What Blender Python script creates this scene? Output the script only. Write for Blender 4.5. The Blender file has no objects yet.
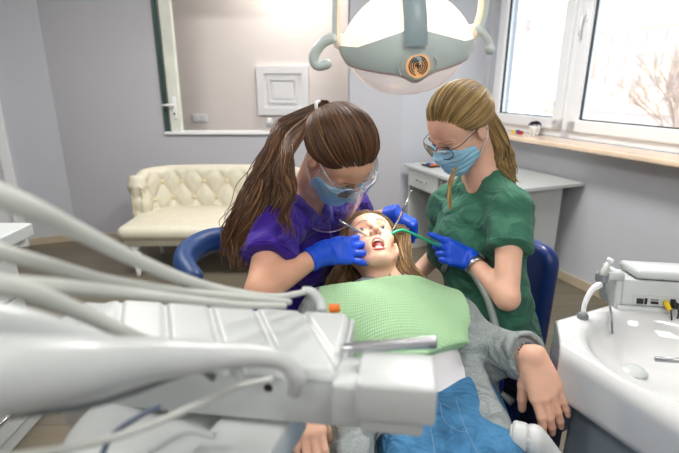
import bpy, bmesh, math, random
import numpy as np
from mathutils import Vector, Matrix, Quaternion

# ------------------------------------------------------------------ camera, world, light, exposure
SC = bpy.context.scene
FPX = 470.0; PITCH = math.atan(.313); HC = 1.45
SP, CP = math.sin(PITCH), math.cos(PITCH)
cam_d = bpy.data.cameras.new('camera'); cam = bpy.data.objects.new('camera', cam_d)
SC.collection.objects.link(cam); SC.camera = cam
cam.location = (0, 0, HC); cam.rotation_euler = (math.pi/2 - PITCH, 0, 0)
cam_d.sensor_width = 36; cam_d.lens = 36*FPX/679; cam_d.clip_start = .02; cam_d.clip_end = 300
cam_d.dof.use_dof = True; cam_d.dof.focus_distance = 1.42; cam_d.dof.aperture_fstop = 3.1
w = bpy.data.worlds.new('sky'); SC.world = w; w.use_nodes = True
wn = w.node_tree; bg = wn.nodes['Background']
bg.inputs[0].default_value = (.90, .95, 1, 1); bg.inputs[1].default_value = 2.3
vs = SC.view_settings; vs.view_transform = 'Standard'; vs.look = 'None'; vs.gamma = 1; vs.exposure = 0.12
def sunlamp(name, direction, energy, angle=3, col=(1, .96, .9)):
    l = bpy.data.lights.new(name, 'SUN'); l.energy = energy; l.angle = math.radians(angle); l.color = col
    o = bpy.data.objects.new(name, l); SC.collection.objects.link(o)
    o.rotation_euler = Vector(direction).to_track_quat('-Z', 'Y').to_euler(); return o
sunlamp('sun', (.8, .35, -.7), 1.2)
CEIL = 2.7
PANELS = [(-1.3, 2.3), (.6, 2.3), (-1.3, .2), (.6, .2), (-.3, -1.4), (1.9, -.9)]  # unseen ceiling panels, added as soft fill light
PANEL_W = [34, 44, 12, 10, 16, 14]
for i, (x, y) in enumerate(PANELS):
    l = bpy.data.lights.new('ceiling_fill_light', 'AREA'); l.shape = 'SQUARE'; l.size = .56
    l.energy = PANEL_W[i]; l.color = (1, .965, .93)
    o = bpy.data.objects.new('ceiling_fill_light', l); SC.collection.objects.link(o); o.location = (x, y, CEIL-.045)

# ------------------------------------------------------------------ helpers
random.seed(4); RNG = np.random.default_rng(7)
V = Vector
def A(x, y, d):
    """a spot of the room seen at photo pixel x,y, d metres in front of the lens"""
    u = (x-339.5)/FPX; v = (226.5-y)/FPX
    return V((u*d, (CP+v*SP)*d, HC+(-SP+v*CP)*d))
def Z(x, y, z):
    u = (x-339.5)/FPX; v = (226.5-y)/FPX
    t = (z-HC)/(-SP+v*CP); return V((u*t, (CP+v*SP)*t, z))
def lin(c):
    c = c/255
    return c/12.92 if c <= .04045 else ((c+.055)/1.055)**2.4
def rgb(r, g, b): return (lin(r), lin(g), lin(b), 1)
MATS = {}
def mat(name, col, rough=.5, metal=0, var=.06, scale=8, bump=0, bscale=60, spec=.5, emit=None, estr=0, sss=0, coat=0, sheen=0, trans=0, alpha=1, ior=1.45, crease=0, cscale=9):
    if name in MATS: return MATS[name]
    m = bpy.data.materials.new(name); m.use_nodes = True; nt = m.node_tree; b = nt.nodes['Principled BSDF']
    tc = nt.nodes.new('ShaderNodeTexCoord'); nz = nt.nodes.new('ShaderNodeTexNoise'); nz.inputs['Scale'].default_value = scale
    nz.inputs['Detail'].default_value = 4
    nt.links.new(tc.outputs['Object'], nz.inputs['Vector'])
    r = nt.nodes.new('ShaderNodeValToRGB'); e = r.color_ramp.elements
    c = col
    e[0].position = .3; e[1].position = .7
    e[0].color = (c[0]*(1-var), c[1]*(1-var), c[2]*(1-var), 1); e[1].color = (min(1, c[0]*(1+var)), min(1, c[1]*(1+var)), min(1, c[2]*(1+var)), 1)
    nt.links.new(nz.outputs['Fac'], r.inputs[0]); nt.links.new(r.outputs[0], b.inputs['Base Color'])
    b.inputs['Roughness'].default_value = rough; b.inputs['Metallic'].default_value = metal
    b.inputs['Specular IOR Level'].default_value = spec
    if coat: b.inputs['Coat Weight'].default_value = coat
    if sheen: b.inputs['Sheen Weight'].default_value = sheen
    if sss: b.inputs['Subsurface Weight'].default_value = sss; b.inputs['Subsurface Radius'].default_value = (.01, .004, .002); b.inputs['Subsurface Scale'].default_value = 1
    if trans: b.inputs['Transmission Weight'].default_value = trans; b.inputs['IOR'].default_value = ior
    if alpha < 1: b.inputs['Alpha'].default_value = alpha
    if emit: b.inputs['Emission Color'].default_value = emit; b.inputs['Emission Strength'].default_value = estr
    if bump:
        n2 = nt.nodes.new('ShaderNodeTexNoise'); n2.inputs['Scale'].default_value = bscale; n2.inputs['Detail'].default_value = 3
        nt.links.new(tc.outputs['Object'], n2.inputs['Vector'])
        bp = nt.nodes.new('ShaderNodeBump'); bp.inputs['Strength'].default_value = bump; bp.inputs['Distance'].default_value = .003
        nt.links.new(n2.outputs['Fac'], bp.inputs['Height']); nt.links.new(bp.outputs[0], b.inputs['Normal'])
        if crease:
            n3 = nt.nodes.new('ShaderNodeTexNoise'); n3.inputs['Scale'].default_value = cscale; n3.inputs['Detail'].default_value = 2; n3.inputs['Distortion'].default_value = 1.6
            nt.links.new(tc.outputs['Object'], n3.inputs['Vector']); b3 = nt.nodes.new('ShaderNodeBump'); b3.inputs['Strength'].default_value = crease; b3.inputs['Distance'].default_value = .05
            nt.links.new(n3.outputs['Fac'], b3.inputs['Height']); nt.links.new(b3.outputs[0], bp.inputs['Normal'])
    MATS[name] = m; return m
def clear(name, tint, gloss=.12, rough=.05, diff=0):
    """thin clear pane: straight-through light with a weak sheen"""
    m = bpy.data.materials.new(name); m.use_nodes = True; nt = m.node_tree; nt.nodes.clear()
    o = nt.nodes.new('ShaderNodeOutputMaterial'); t = nt.nodes.new('ShaderNodeBsdfTransparent'); t.inputs[0].default_value = tint
    g = nt.nodes.new('ShaderNodeBsdfGlossy'); g.inputs['Roughness'].default_value = rough
    lw = nt.nodes.new('ShaderNodeLayerWeight'); lw.inputs[0].default_value = gloss
    mx = nt.nodes.new('ShaderNodeMixShader'); nt.links.new(lw.outputs['Fresnel'], mx.inputs[0])
    nt.links.new(t.outputs[0], mx.inputs[1]); nt.links.new(g.outputs[0], mx.inputs[2]); last = mx
    if diff:
        d = nt.nodes.new('ShaderNodeBsdfDiffuse'); d.inputs[0].default_value = (.9, .88, .93, 1)
        m2 = nt.nodes.new('ShaderNodeMixShader'); m2.inputs[0].default_value = diff
        nt.links.new(last.outputs[0], m2.inputs[1]); nt.links.new(d.outputs[0], m2.inputs[2]); last = m2
    nt.links.new(last.outputs[0], o.inputs[0]); MATS[name] = m; return m

def link(name, me, m, parent=None, smooth=True):
    o = bpy.data.objects.new(name, me); SC.collection.objects.link(o)
    for mm in (m if isinstance(m, (list, tuple)) else [m]): me.materials.append(mm)
    if smooth: me.polygons.foreach_set('use_smooth', [True]*len(me.polygons))
    if parent is not None:
        o.parent = parent; o.matrix_parent_inverse = Matrix.Translation(parent_world(parent)).inverted()
    return o
def parent_world(p):
    v = V(p.location)
    q = p.parent
    if q is not None: pass
    return v if p.type == 'EMPTY' else V((0, 0, 0))
def tag(o, label=None, cat=None, group=None, kind=None):
    if label: o['label'] = label
    if cat: o['category'] = cat
    if group: o['group'] = group
    if kind: o['kind'] = kind
    return o
def thing(name, label, cat, loc=(0, 0, 0), group=None):
    o = bpy.data.objects.new(name, None); SC.collection.objects.link(o); o.location = loc
    o.empty_display_size = .05
    return tag(o, label, cat, group)
class MB:
    """collects verts and faces for ONE mesh object"""
    def __init__(s): s.v = []; s.f = []; s.mi = []
    def add(s, vs, fs, mi=0):
        n = len(s.v); s.v.extend([tuple(p) for p in vs]); s.f.extend([tuple(n+i for i in f) for f in fs]); s.mi.extend([mi]*len(fs))
    def build(s, name, m, parent=None, smooth=True, auto=None):
        me = bpy.data.meshes.new(name); me.from_pydata(s.v, [], s.f)
        if any(s.mi): me.polygons.foreach_set('material_index', s.mi)
        o = link(name, me, m, parent, smooth)
        me.update()
        if auto is not None:
            me.set_sharp_from_angle(angle=math.radians(auto))
        return o
    def box(s, c, hx, hy, hz, bev=0, mi=0, seg=2):
        """c centre, hx,hy,hz half-extent vectors (Vector) or numbers"""
        hx = V(hx) if not isinstance(hx, (int, float)) else V((hx, 0, 0))
        hy = V(hy) if not isinstance(hy, (int, float)) else V((0, hy, 0))
        hz = V(hz) if not isinstance(hz, (int, float)) else V((0, 0, hz))
        c = V(c); bm = bmesh.new()
        lx, ly, lz = hx.length, hy.length, hz.length
        bmesh.ops.create_cube(bm, size=2)
        bmesh.ops.scale(bm, vec=(lx, ly, lz), verts=bm.verts)
        if bev: bmesh.ops.bevel(bm, geom=bm.edges[:], offset=bev, segments=seg, profile=.5, affect='EDGES')
        M = Matrix((hx.normalized(), hy.normalized(), hz.normalized())).transposed()
        flip = M.determinant() < 0
        bm.verts.index_update()
        vs = [c + M @ v.co for v in bm.verts]
        fs = [[v.index for v in f.verts][::(-1 if flip else 1)] for f in bm.faces]
        s.add(vs, fs, mi); bm.free(); return s
    def bx(s, a, b, bev=0, mi=0):
        a = V(a); b = V(b); c = (a+b)/2; h = (b-a)/2
        return s.box(c, abs(h.x), abs(h.y), abs(h.z), bev, mi)
    def tube(s, pts, r, n=8, cap=True, mi=0, flat=1.0):
        pts = [V(p) for p in pts]; k = len(pts)
        rs = r if isinstance(r, (list, tuple)) else [r]*k
        vs = []; fs = []; up = None
        for i, p in enumerate(pts):
            t = (pts[min(i+1, k-1)]-pts[max(i-1, 0)])
            t = t.normalized() if t.length > 1e-9 else V((0, 0, 1))
            if up is None:
                up = V((0, 0, 1)) if abs(t.z) < .9 else V((1, 0, 0))
            up = (up - t*up.dot(t)); up = up.normalized() if up.length > 1e-6 else t.orthogonal().normalized()
            sd = t.cross(up)
            for j in range(n):
                a = 2*math.pi*j/n; vs.append(p + (sd*math.cos(a) + up*math.sin(a)*flat)*rs[i])
        for i in range(k-1):
            for j in range(n):
                fs.append((i*n+j, i*n+(j+1) % n, (i+1)*n+(j+1) % n, (i+1)*n+j))
        if cap: fs.append(tuple(range(n))[::-1]); fs.append(tuple((k-1)*n+j for j in range(n)))
        s.add(vs, fs, mi); return s
    def lathe(s, c, prof, n=32, axis=(0, 0, 1), mi=0, cap=True):
        """prof: list of (r,h) along axis"""
        ax = V(axis).normalized(); a1 = ax.orthogonal().normalized(); a2 = ax.cross(a1); c = V(c)
        vs = []; fs = []
        for r, h in prof:
            for j in range(n):
                a = 2*math.pi*j/n; vs.append(c + ax*h + (a1*math.cos(a)+a2*math.sin(a))*r)
        for i in range(len(prof)-1):
            for j in range(n): fs.append((i*n+j, i*n+(j+1) % n, (i+1)*n+(j+1) % n, (i+1)*n+j))
        if cap: fs.append(tuple(range(n))[::-1]); fs.append(tuple((len(prof)-1)*n+j for j in range(n)))
        s.add(vs, fs, mi); return s
    def grid(s, fn, nu, nv, mi=0, flip=False):
        vs = [fn(i/nu, j/nv) for j in range(nv+1) for i in range(nu+1)]
        fs = []
        for j in range(nv):
            for i in range(nu):
                a = j*(nu+1)+i; q = (a, a+1, a+nu+2, a+nu+1); fs.append(q[::-1] if flip else q)
        s.add(vs, fs, mi); return s
def spline(pts, n=40):
    """Catmull-Rom through points"""
    P = [V(p) for p in pts]; P = [P[0]*2-P[1]] + P + [P[-1]*2-P[-2]]; out = []
    m = len(P)-3
    for q in range(n+1):
        t = q/n*m; i = min(int(t), m-1); u = t-i
        a, b, c, d = P[i:i+4]
        out.append(.5*((2*b)+(c-a)*u+(2*a-5*b+4*c-d)*u*u+(3*b-a-3*c+d)*u**3))
    return out
def lerps(vals, n):
    m = len(vals)-1; return [vals[min(int(q/n*m), m-1)]*(1-(q/n*m-min(int(q/n*m), m-1))) + vals[min(int(q/n*m), m-1)+1]*(q/n*m-min(int(q/n*m), m-1)) for q in range(n+1)]

# ---- implicit surfaces -> one continuous mesh (surface nets)
def npv(a): return np.array([a[0], a[1], a[2]], dtype=np.float32)
class Field:
    def __init__(s): s.p = []; s.cuts = []; s.noise = None
    def cap(s, a, b, ra, rb=None, k=.015, op='+'):
        a = npv(a); b = npv(b); rb = ra if rb is None else rb; R = max(ra, rb)
        s.p.append((op, 'cap', (a, b, ra, rb), k, np.minimum(a, b)-R, np.maximum(a, b)+R)); return s
    def cyl(s, a, b, ra, rb=None, k=.01, op='+', rnd=.004):
        a = npv(a); b = npv(b); rb = ra if rb is None else rb; R = max(ra, rb)
        s.p.append((op, 'cyl', (a, b, ra, rb, rnd), k, np.minimum(a, b)-R, np.maximum(a, b)+R)); return s
    def ell(s, c, r, M=None, k=.015, op='+'):
        c = npv(c); M = np.eye(3, dtype=np.float32) if M is None else M; R = max(r)
        s.p.append((op, 'ell', (c, np.array(r, dtype=np.float32), M), k, c-R, c+R)); return s
    def box(s, c, h, M=None, rnd=.01, k=.01, op='+'):
        c = npv(c); M = np.eye(3, dtype=np.float32) if M is None else M; R = float(np.linalg.norm(h))
        s.p.append((op, 'box', (c, np.array(h, dtype=np.float32), M, rnd), k, c-R, c+R)); return s
    def half(s, pt, n, rnd=0): s.cuts.append((npv(pt), npv(V(n).normalized()), rnd)); return s
    def copy(s):
        g = Field(); g.p = list(s.p); g.cuts = list(s.cuts); g.noise = s.noise; return g
def sdf(kind, a, P):
    X, Y, Zz = P
    if kind in ('cap', 'cyl'):
        p0, p1, ra, rb = a[:4]; d = p1-p0; L2 = float(d@d)+1e-12
        x = X-p0[0]; y = Y-p0[1]; z = Zz-p0[2]; t = (x*d[0]+y*d[1]+z*d[2])/L2
        if kind == 'cap':
            t = np.clip(t, 0, 1)
            return np.sqrt((x-t*d[0])**2+(y-t*d[1])**2+(z-t*d[2])**2) - (ra+(rb-ra)*t)
        rad = np.sqrt((x-t*d[0])**2+(y-t*d[1])**2+(z-t*d[2])**2) - (ra+(rb-ra)*np.clip(t, 0, 1)); L = math.sqrt(L2)
        e = np.maximum(-t*L, (t-1)*L); rn = a[4]
        q1 = np.maximum(rad+rn, 0); q2 = np.maximum(e+rn, 0)
        return np.minimum(np.maximum(rad, e)+rn, 0)+np.sqrt(q1*q1+q2*q2)-rn
    c = a[0]; h = a[1]; M = a[2]; x = X-c[0]; y = Y-c[1]; z = Zz-c[2]
    lx = x*M[0, 0]+y*M[0, 1]+z*M[0, 2]; ly = x*M[1, 0]+y*M[1, 1]+z*M[1, 2]; lz = x*M[2, 0]+y*M[2, 1]+z*M[2, 2]
    if kind == 'ell':
        k0 = np.sqrt((lx/h[0])**2+(ly/h[1])**2+(lz/h[2])**2); k1 = np.sqrt((lx/h[0]**2)**2+(ly/h[1]**2)**2+(lz/h[2]**2)**2)+1e-9
        return k0*(k0-1)/k1
    rn = a[3]; qx = np.abs(lx)-h[0]+rn; qy = np.abs(ly)-h[1]+rn; qz = np.abs(lz)-h[2]+rn
    return np.sqrt(np.maximum(qx, 0)**2+np.maximum(qy, 0)**2+np.maximum(qz, 0)**2)+np.minimum(np.maximum(qx, np.maximum(qy, qz)), 0)-rn
def evalf(F, lo, hi, h, infl=0):
    n = np.maximum(np.ceil((hi-lo)/h).astype(int)+1, 3)
    ax = [lo[i]+h*np.arange(n[i], dtype=np.float32) for i in range(3)]
    D = np.full(n, .5, dtype=np.float32)
    for op, kind, a, k, plo, phi in F.p:
        m = 3*h+k+infl+.012
        i0 = [max(0, int(np.searchsorted(ax[i], plo[i]-m))-1) for i in range(3)]
        i1 = [min(n[i], int(np.searchsorted(ax[i], phi[i]+m))+1) for i in range(3)]
        if any(i0[i] >= i1[i] for i in range(3)): continue
        P = np.meshgrid(ax[0][i0[0]:i1[0]], ax[1][i0[1]:i1[1]], ax[2][i0[2]:i1[2]], indexing='ij', sparse=True)
        d = sdf(kind, a, P).astype(np.float32); S = D[i0[0]:i1[0], i0[1]:i1[1], i0[2]:i1[2]]
        if op == '+':
            t = np.clip(.5+.5*(S-d)/k, 0, 1); S[...] = S*(1-t)+d*t-k*t*(1-t)
        else:
            d = d+infl if False else d
            t = np.clip(.5-.5*(S+d)/k, 0, 1); S[...] = S*(1-t)+(-d)*t+k*t*(1-t)
    D -= infl
    P = np.meshgrid(*ax, indexing='ij', sparse=True)
    if F.noise: D += F.noise(*P)
    for pt, nn, rn in F.cuts:
        D = np.maximum(D, (P[0]-pt[0])*nn[0]+(P[1]-pt[1])*nn[1]+(P[2]-pt[2])*nn[2])
    return D, n
def nets(mb, F, h, lo=None, hi=None, infl=0, exclude=(), mi=0):
    if lo is None:
        lo = np.min([p[4] for p in F.p if p[0] == '+'], axis=0)-.01-infl-2*h; hi = np.max([p[5] for p in F.p if p[0] == '+'], axis=0)+.01+infl+2*h
    lo = npv(lo); hi = npv(hi)
    D, n = evalf(F, lo, hi, h, infl)
    # keep only the truncated shell valid
    S = D < 0
    cs = n-1
    acc = np.zeros(tuple(cs)+(3,), dtype=np.float32); cnt = np.zeros(tuple(cs), dtype=np.float32)
    def sl(o): return tuple(slice(o[i], o[i]+cs[i]) for i in range(3))
    for axi in range(3):
        o2 = [i for i in range(3) if i != axi]
        for b in range(2):
            for c in range(2):
                o = [0, 0, 0]; o[o2[0]] = b; o[o2[1]] = c; e = list(o); e[axi] = 1
                d0 = D[sl(o)]; d1 = D[sl(e)]; cr = (d0 < 0) != (d1 < 0)
                t = np.where(cr, d0/np.where(cr, d0-d1, 1), 0)
                acc[..., axi] += np.where(cr, t, 0); acc[..., o2[0]] += cr*b; acc[..., o2[1]] += cr*c; cnt += cr
    act = cnt > 0
    for bx in exclude:
        g = [lo[i]+h*(np.arange(cs[i])+.5) for i in range(3)]
        G = np.meshgrid(*g, indexing='ij', sparse=True)
        act &= ~((G[0] > bx[0][0]+2*h) & (G[0] < bx[1][0]-2*h) & (G[1] > bx[0][1]+2*h) & (G[1] < bx[1][1]-2*h) & (G[2] > bx[0][2]+2*h) & (G[2] < bx[1][2]-2*h))
    idx = -np.ones(tuple(cs), dtype=np.int64); ii = np.argwhere(act); idx[act] = np.arange(len(ii))
    vs = lo + h*(ii + acc[act]/cnt[act][:, None])
    faces = []
    for axi in range(3):
        o2 = [(axi+1) % 3, (axi+2) % 3]
        a0 = [slice(1, cs[i]) for i in range(3)]; a0[axi] = slice(0, cs[axi])
        b0 = list(a0); b0[axi] = slice(1, cs[axi]+1)
        s0 = S[tuple(a0)]; s1 = S[tuple(b0)]
        def ix(da, db):
            q = list(a0)
            q[o2[0]] = slice(1-da, cs[o2[0]]-da); q[o2[1]] = slice(1-db, cs[o2[1]]-db)
            return idx[tuple(q)]
        q = np.stack([ix(1, 1), ix(0, 1), ix(0, 0), ix(1, 0)], -1)
        ok = (q >= 0).all(-1)
        f1 = q[ok & s0 & ~s1]; f2 = q[ok & ~s0 & s1][:, ::-1]
        faces.append(f1); faces.append(f2)
    fs = np.concatenate(faces)
    n0 = len(mb.v); mb.v.extend(map(tuple, vs.tolist())); mb.f.extend(map(tuple, (fs+n0).tolist())); mb.mi.extend([mi]*len(fs))
    return mb
def solid(name, F, h, m, parent=None, infl=0, lo=None, hi=None):
    mb = MB(); nets(mb, F, h, lo, hi, infl); return mb.build(name, m, parent)
def folds(amp, f, seed=0, dirn=None):
    r = np.random.default_rng(seed)
    K = [(r.normal(size=3)*f, r.uniform(0, 6.28)) for _ in range(5)]
    def g(X, Y, Zz):
        w1 = .0
        for k, ph in K: w1 = w1 + np.sin(k[0]*X+k[1]*Y+k[2]*Zz+ph)
        w2 = np.sin(w1*1.3 + K[0][0][0]*X*1.7 + K[1][0][1]*Y*1.7+K[2][0][2]*Zz*1.7)
        return (amp*.5*(w2 + .35*w1)).astype(np.float32)
    return g

# ------------------------------------------------------------------ materials
def wallmat(name, c, bump=.12): return mat(name, c, .85, var=.02, scale=2, bump=bump, bscale=90, spec=.2)
M_wall = wallmat('lilac_grey_paint', rgb(190, 191, 197)); M_wall2 = wallmat('pale_lilac_paint', rgb(194, 197, 204)); M_corr = wallmat('warm_white_paint', rgb(232, 226, 222))
M_ceil = wallmat('white_ceiling_paint', rgb(240, 240, 240)); M_base = mat('beige_skirting', rgb(186, 172, 148), .5)
M_pvc = mat('white_pvc', rgb(236, 238, 240), .3, var=.01); M_plastic = mat('white_plastic', rgb(198, 203, 202), .32, var=.015, coat=.2)
M_plastic2 = mat('cool_grey_plastic', rgb(196, 200, 200), .4, var=.02); M_hose = mat('pale_grey_rubber_hose', rgb(200, 204, 198), .45, var=.03)
M_hosed = mat('dark_grey_hose', rgb(120, 126, 128), .5); M_dark = mat('black_plastic', rgb(25, 25, 28), .4)
M_navy = mat('navy_leatherette', rgb(18, 44, 104), .35, var=.08, scale=20, bump=.15, bscale=200, spec=.5)
M_blue = mat('blue_leatherette', rgb(16, 56, 108), .48, var=.08, scale=20, bump=.15, bscale=200)
M_chrome = mat('brushed_chrome', rgb(200, 202, 205), .22, 1, var=.04); M_steel = mat('steel', rgb(170, 172, 176), .3, 1)
M_cream = mat('cream_leatherette', rgb(218, 213, 194), .45, var=.04, scale=14, bump=.1, bscale=150)
M_skin = mat('skin', rgb(222, 170, 142), .5, var=.06, scale=22, sss=.15, bump=.08, bscale=300, spec=.35)
M_skin2 = mat('fair_skin', rgb(232, 184, 158), .48, var=.06, scale=25, sss=.15, bump=.08, bscale=300, spec=.4)
M_lip = mat('lips', rgb(206, 122, 114), .35, sss=.1); M_mouth = mat('mouth_lining', rgb(120, 34, 36), .35, sss=.1)
M_nail = mat('finger_nail', rgb(238, 196, 184), .25); M_teeth = mat('tooth_enamel', rgb(240, 232, 215), .2); M_eye = mat('eye_white', rgb(235, 232, 228), .15); M_iris = mat('blue_grey_iris', rgb(62, 76, 88), .2); M_brow = mat('brown_brow_hair', rgb(120, 84, 58), .7)
M_glove = mat('blue_nitrile', rgb(22, 84, 222), .42, var=.07, scale=40, bump=.35, bscale=120, spec=.45)
M_purple = mat('purple_scrub_cotton', rgb(62, 34, 148), .8, var=.07, scale=30, bump=.2, bscale=900, spec=.2, sheen=.15, crease=.55)
M_green = mat('green_scrub_cotton', rgb(60, 114, 92), .8, var=.06, scale=30, bump=.2, bscale=900, spec=.2, sheen=.1, crease=.5)
M_trous = mat('dark_navy_trousers', rgb(24, 28, 56), .85, bump=.2, bscale=600)
M_mask = mat('pale_blue_mask_paper', rgb(158, 208, 236), .8, var=.03, bump=.2, bscale=500, spec=.2); M_loop = mat('white_elastic', rgb(238, 240, 244), .7)
M_card = mat('grey_marl_jersey', rgb(150, 158, 158), .95, var=.16, scale=260, bump=.5, bscale=400, spec=.1, crease=.6, cscale=13)
M_tee = mat('white_cotton', rgb(232, 230, 234), .85, bump=.2, bscale=500); M_shoe = mat('white_clog', rgb(220, 220, 220), .5)
HAIR = {}
def hairmats(key, cols):
    HAIR[key] = [mat(key+'_hair_%s' % n, rgb(*c), .42, var=.12, scale=30, spec=.45) for n, c in zip(('deep', 'mid', 'light', 'bright'), cols)]
    return HAIR[key]
hairmats('chestnut', [(66, 42, 26), (90, 58, 34), (112, 76, 44), (150, 108, 62)])
hairmats('blond', [(112, 88, 54), (142, 116, 70), (166, 138, 86), (192, 166, 108)])
hairmats('dark_blond', [(92, 68, 42), (122, 94, 60), (150, 120, 80), (180, 150, 104)])
M_glass = clear('window_glass', (.97, .985, .98, 1), .08, .0); M_shield = clear('face_shield_plastic', (.93, .93, .96, 1), .34, .04, .035)
M_lens = clear('spectacle_lens', (.93, .94, .97, 1), .15, .02, .03)
# ------------------------------------------------------------------ the room
NX, NY = .9291, .3699                       # outward normal of the window wall
def WW(s, o, z): return V((1.374 + .3699*s + NX*(o), 4.08 - .9291*s + NY*(o), z))   # s along the wall from its far corner, o outwards
DS = V((.3699, -.9291, 0)); DN = V((NX, NY, 0))
def struct(name, mb, m, parent=None, **k):
    o = mb.build(name, m, parent, smooth=False, **k)
    if parent is None: tag(o, kind='structure')
    return o
def wbox(mb, s0, s1, o0, o1, z0, z1, bev=0, mi=0):
    return mb.box(WW((s0+s1)/2, (o0+o1)/2, (z0+z1)/2), DS*((s1-s0)/2), DN*((o1-o0)/2), V((0, 0, (z1-z0)/2)), bev, mi)
# floor: greige laminate boards
fm = bpy.data.materials.new('greige_laminate'); fm.use_nodes = True; nt = fm.node_tree; b = nt.nodes['Principled BSDF']
tc = nt.nodes.new('ShaderNodeTexCoord'); br = nt.nodes.new('ShaderNodeTexBrick'); br.offset = .37
br.inputs['Scale'].default_value = 1; br.inputs['Brick Width'].default_value = 1.2; br.inputs['Row Height'].default_value = .19; br.inputs['Mortar Size'].default_value = .003
br.inputs['Color1'].default_value = rgb(128, 120, 102); br.inputs['Color2'].default_value = rgb(114, 107, 92); br.inputs['Mortar'].default_value = rgb(96, 88, 76)
nz = nt.nodes.new('ShaderNodeTexNoise'); nz.inputs['Scale'].default_value = 6; mp = nt.nodes.new('ShaderNodeMapping'); mp.inputs['Scale'].default_value = (1, 9, 1)
mx = nt.nodes.new('ShaderNodeMix'); mx.data_type = 'RGBA'; mx.blend_type = 'MULTIPLY'; mx.inputs[0].default_value = .35
nt.links.new(tc.outputs['Object'], br.inputs['Vector']); nt.links.new(tc.outputs['Object'], mp.inputs[0]); nt.links.new(mp.outputs[0], nz.inputs['Vector'])
nt.links.new(br.outputs['Color'], mx.inputs[6]); nt.links.new(nz.outputs['Color'], mx.inputs[7]); nt.links.new(mx.outputs[2], b.inputs['Base Color']); b.inputs['Roughness'].default_value = .42
mb = MB(); mb.bx((-4.6, -2.2, -.12), (4.2, 5.3, 0)); struct('floor', mb, fm)
mb = MB(); mb.bx((-4.6, -2.2, CEIL), (4.2, 5.3, CEIL+.1)); struct('ceiling', mb, M_ceil)
# back wall with the opening to the corridor
OX0, OX1, OZ0, OZ1 = -1.535, .08, 1.0, 2.25
mb = MB()
mb.bx((-2.47, 4.2, 0), (OX0, 4.32, CEIL)); mb.bx((OX1, 4.2, 0), (.53, 4.32, CEIL)); mb.bx((OX0, 4.2, 0), (OX1, 4.32, OZ0)); mb.bx((OX0, 4.2, OZ1), (OX1, 4.32, CEIL))
mb.bx((OX1+.003, 4.075, 0), (.53, 4.2, CEIL))
struct('wall_back', mb, M_wall)
# far right wall piece behind the desk, square to the window wall
c0 = V((.53, 4.075, 0)); c1 = WW(-.29, 0, 0); dd = (c1-c0).normalized(); L = (c1-c0).length
mb = MB(); q = V((-dd.y, dd.x, 0)); mb.box((c0+c1)/2+q*.06+V((0, 0, CEIL/2))+dd*.1, dd*(L/2+.1), q*.06, V((0, 0, CEIL/2))); struct('wall_back_right', mb, M_wall2)
# far left piece, slightly angled, then the left wall
l0 = V((-2.47, 4.2, 0)); ld = V((-.93, -.367, 0)).normalized(); lq = V((-ld.y, ld.x, 0))*-1
mb = MB(); mb.box(l0+ld*.2+lq*.06+V((0, 0, CEIL/2)), ld*.2, lq*.06, V((0, 0, CEIL/2)))
mb.box(l0+ld*1.8+lq*.06+V((0, 0, CEIL/2)), ld*.52, lq*.06, V((0, 0, CEIL/2))); mb.box(l0+ld*.84+lq*.06+V((0, 0, 2.38)), ld*.44, lq*.06, V((0, 0, .32)))
struct('wall_back_left', mb, M_wall2)
mb = MB(); mb.bx((-4.52, -2.1, 0), (-4.4, 3.6, CEIL)); struct('wall_left', mb, M_wall2)
mb = MB(); mb.bx((-4.5, -2.22, 0), (4.1, -2.1, CEIL)); struct('wall_front', mb, M_wall)
# door in the angled piece
mb = MB(); M_dglass = mat('dark_door_glass', rgb(62, 72, 78), .1, var=.1)
dq = lq*-1
for t0, t1 in ((.39, .47), (1.21, 1.29)): mb.box(l0+ld*(t0+t1)/2+dq*.01+V((0, 0, 1.05)), ld*.04, dq*.03, V((0, 0, 1.05)), .006)
mb.box(l0+ld*.84+dq*.01+V((0, 0, 2.1)), ld*.45, dq*.03, V((0, 0, .04)), .006)
door = struct('door_1', mb, M_pvc)
mb = MB()
for t in (.53, 1.15): mb.box(l0+ld*t+lq*.04+V((0, 0, 1.03)), ld*.06, dq*.025, V((0, 0, 1.03)), .004)
for z, hz in ((.25, .25), (1.98, .08)): mb.box(l0+ld*.84+lq*.04+V((0, 0, z)), ld*.25, dq*.025, V((0, 0, hz)), .004)
mb.build('door_leaf', M_pvc, door, smooth=False)
mb = MB(); mb.box(l0+ld*.84+lq*.045+V((0, 0, 1.2)), ld*.255, dq*.006, V((0, 0, .72))); mb.build('door_glass', M_dglass, door, smooth=False)
mb = MB(); p = l0+ld*.53+dq*.03+V((0, 0, 1.02)); mb.tube([p, p+dq*.05, p+dq*.055+ld*.12], .009); mb.build('door_handle', M_chrome, door)
# right wall with the window hole
S0, S1, Z0, Z1 = -.22, 1.98, 1.035, 2.42
mb = MB(); wbox(mb, -.41, S0, 0, .25, 0, CEIL); wbox(mb, S1, 6.7, 0, .25, 0, CEIL); wbox(mb, S0, S1, 0, .25, 0, Z0); wbox(mb, S0, S1, 0, .25, Z1, CEIL)
struct('wall_right', mb, M_wall2)
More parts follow.
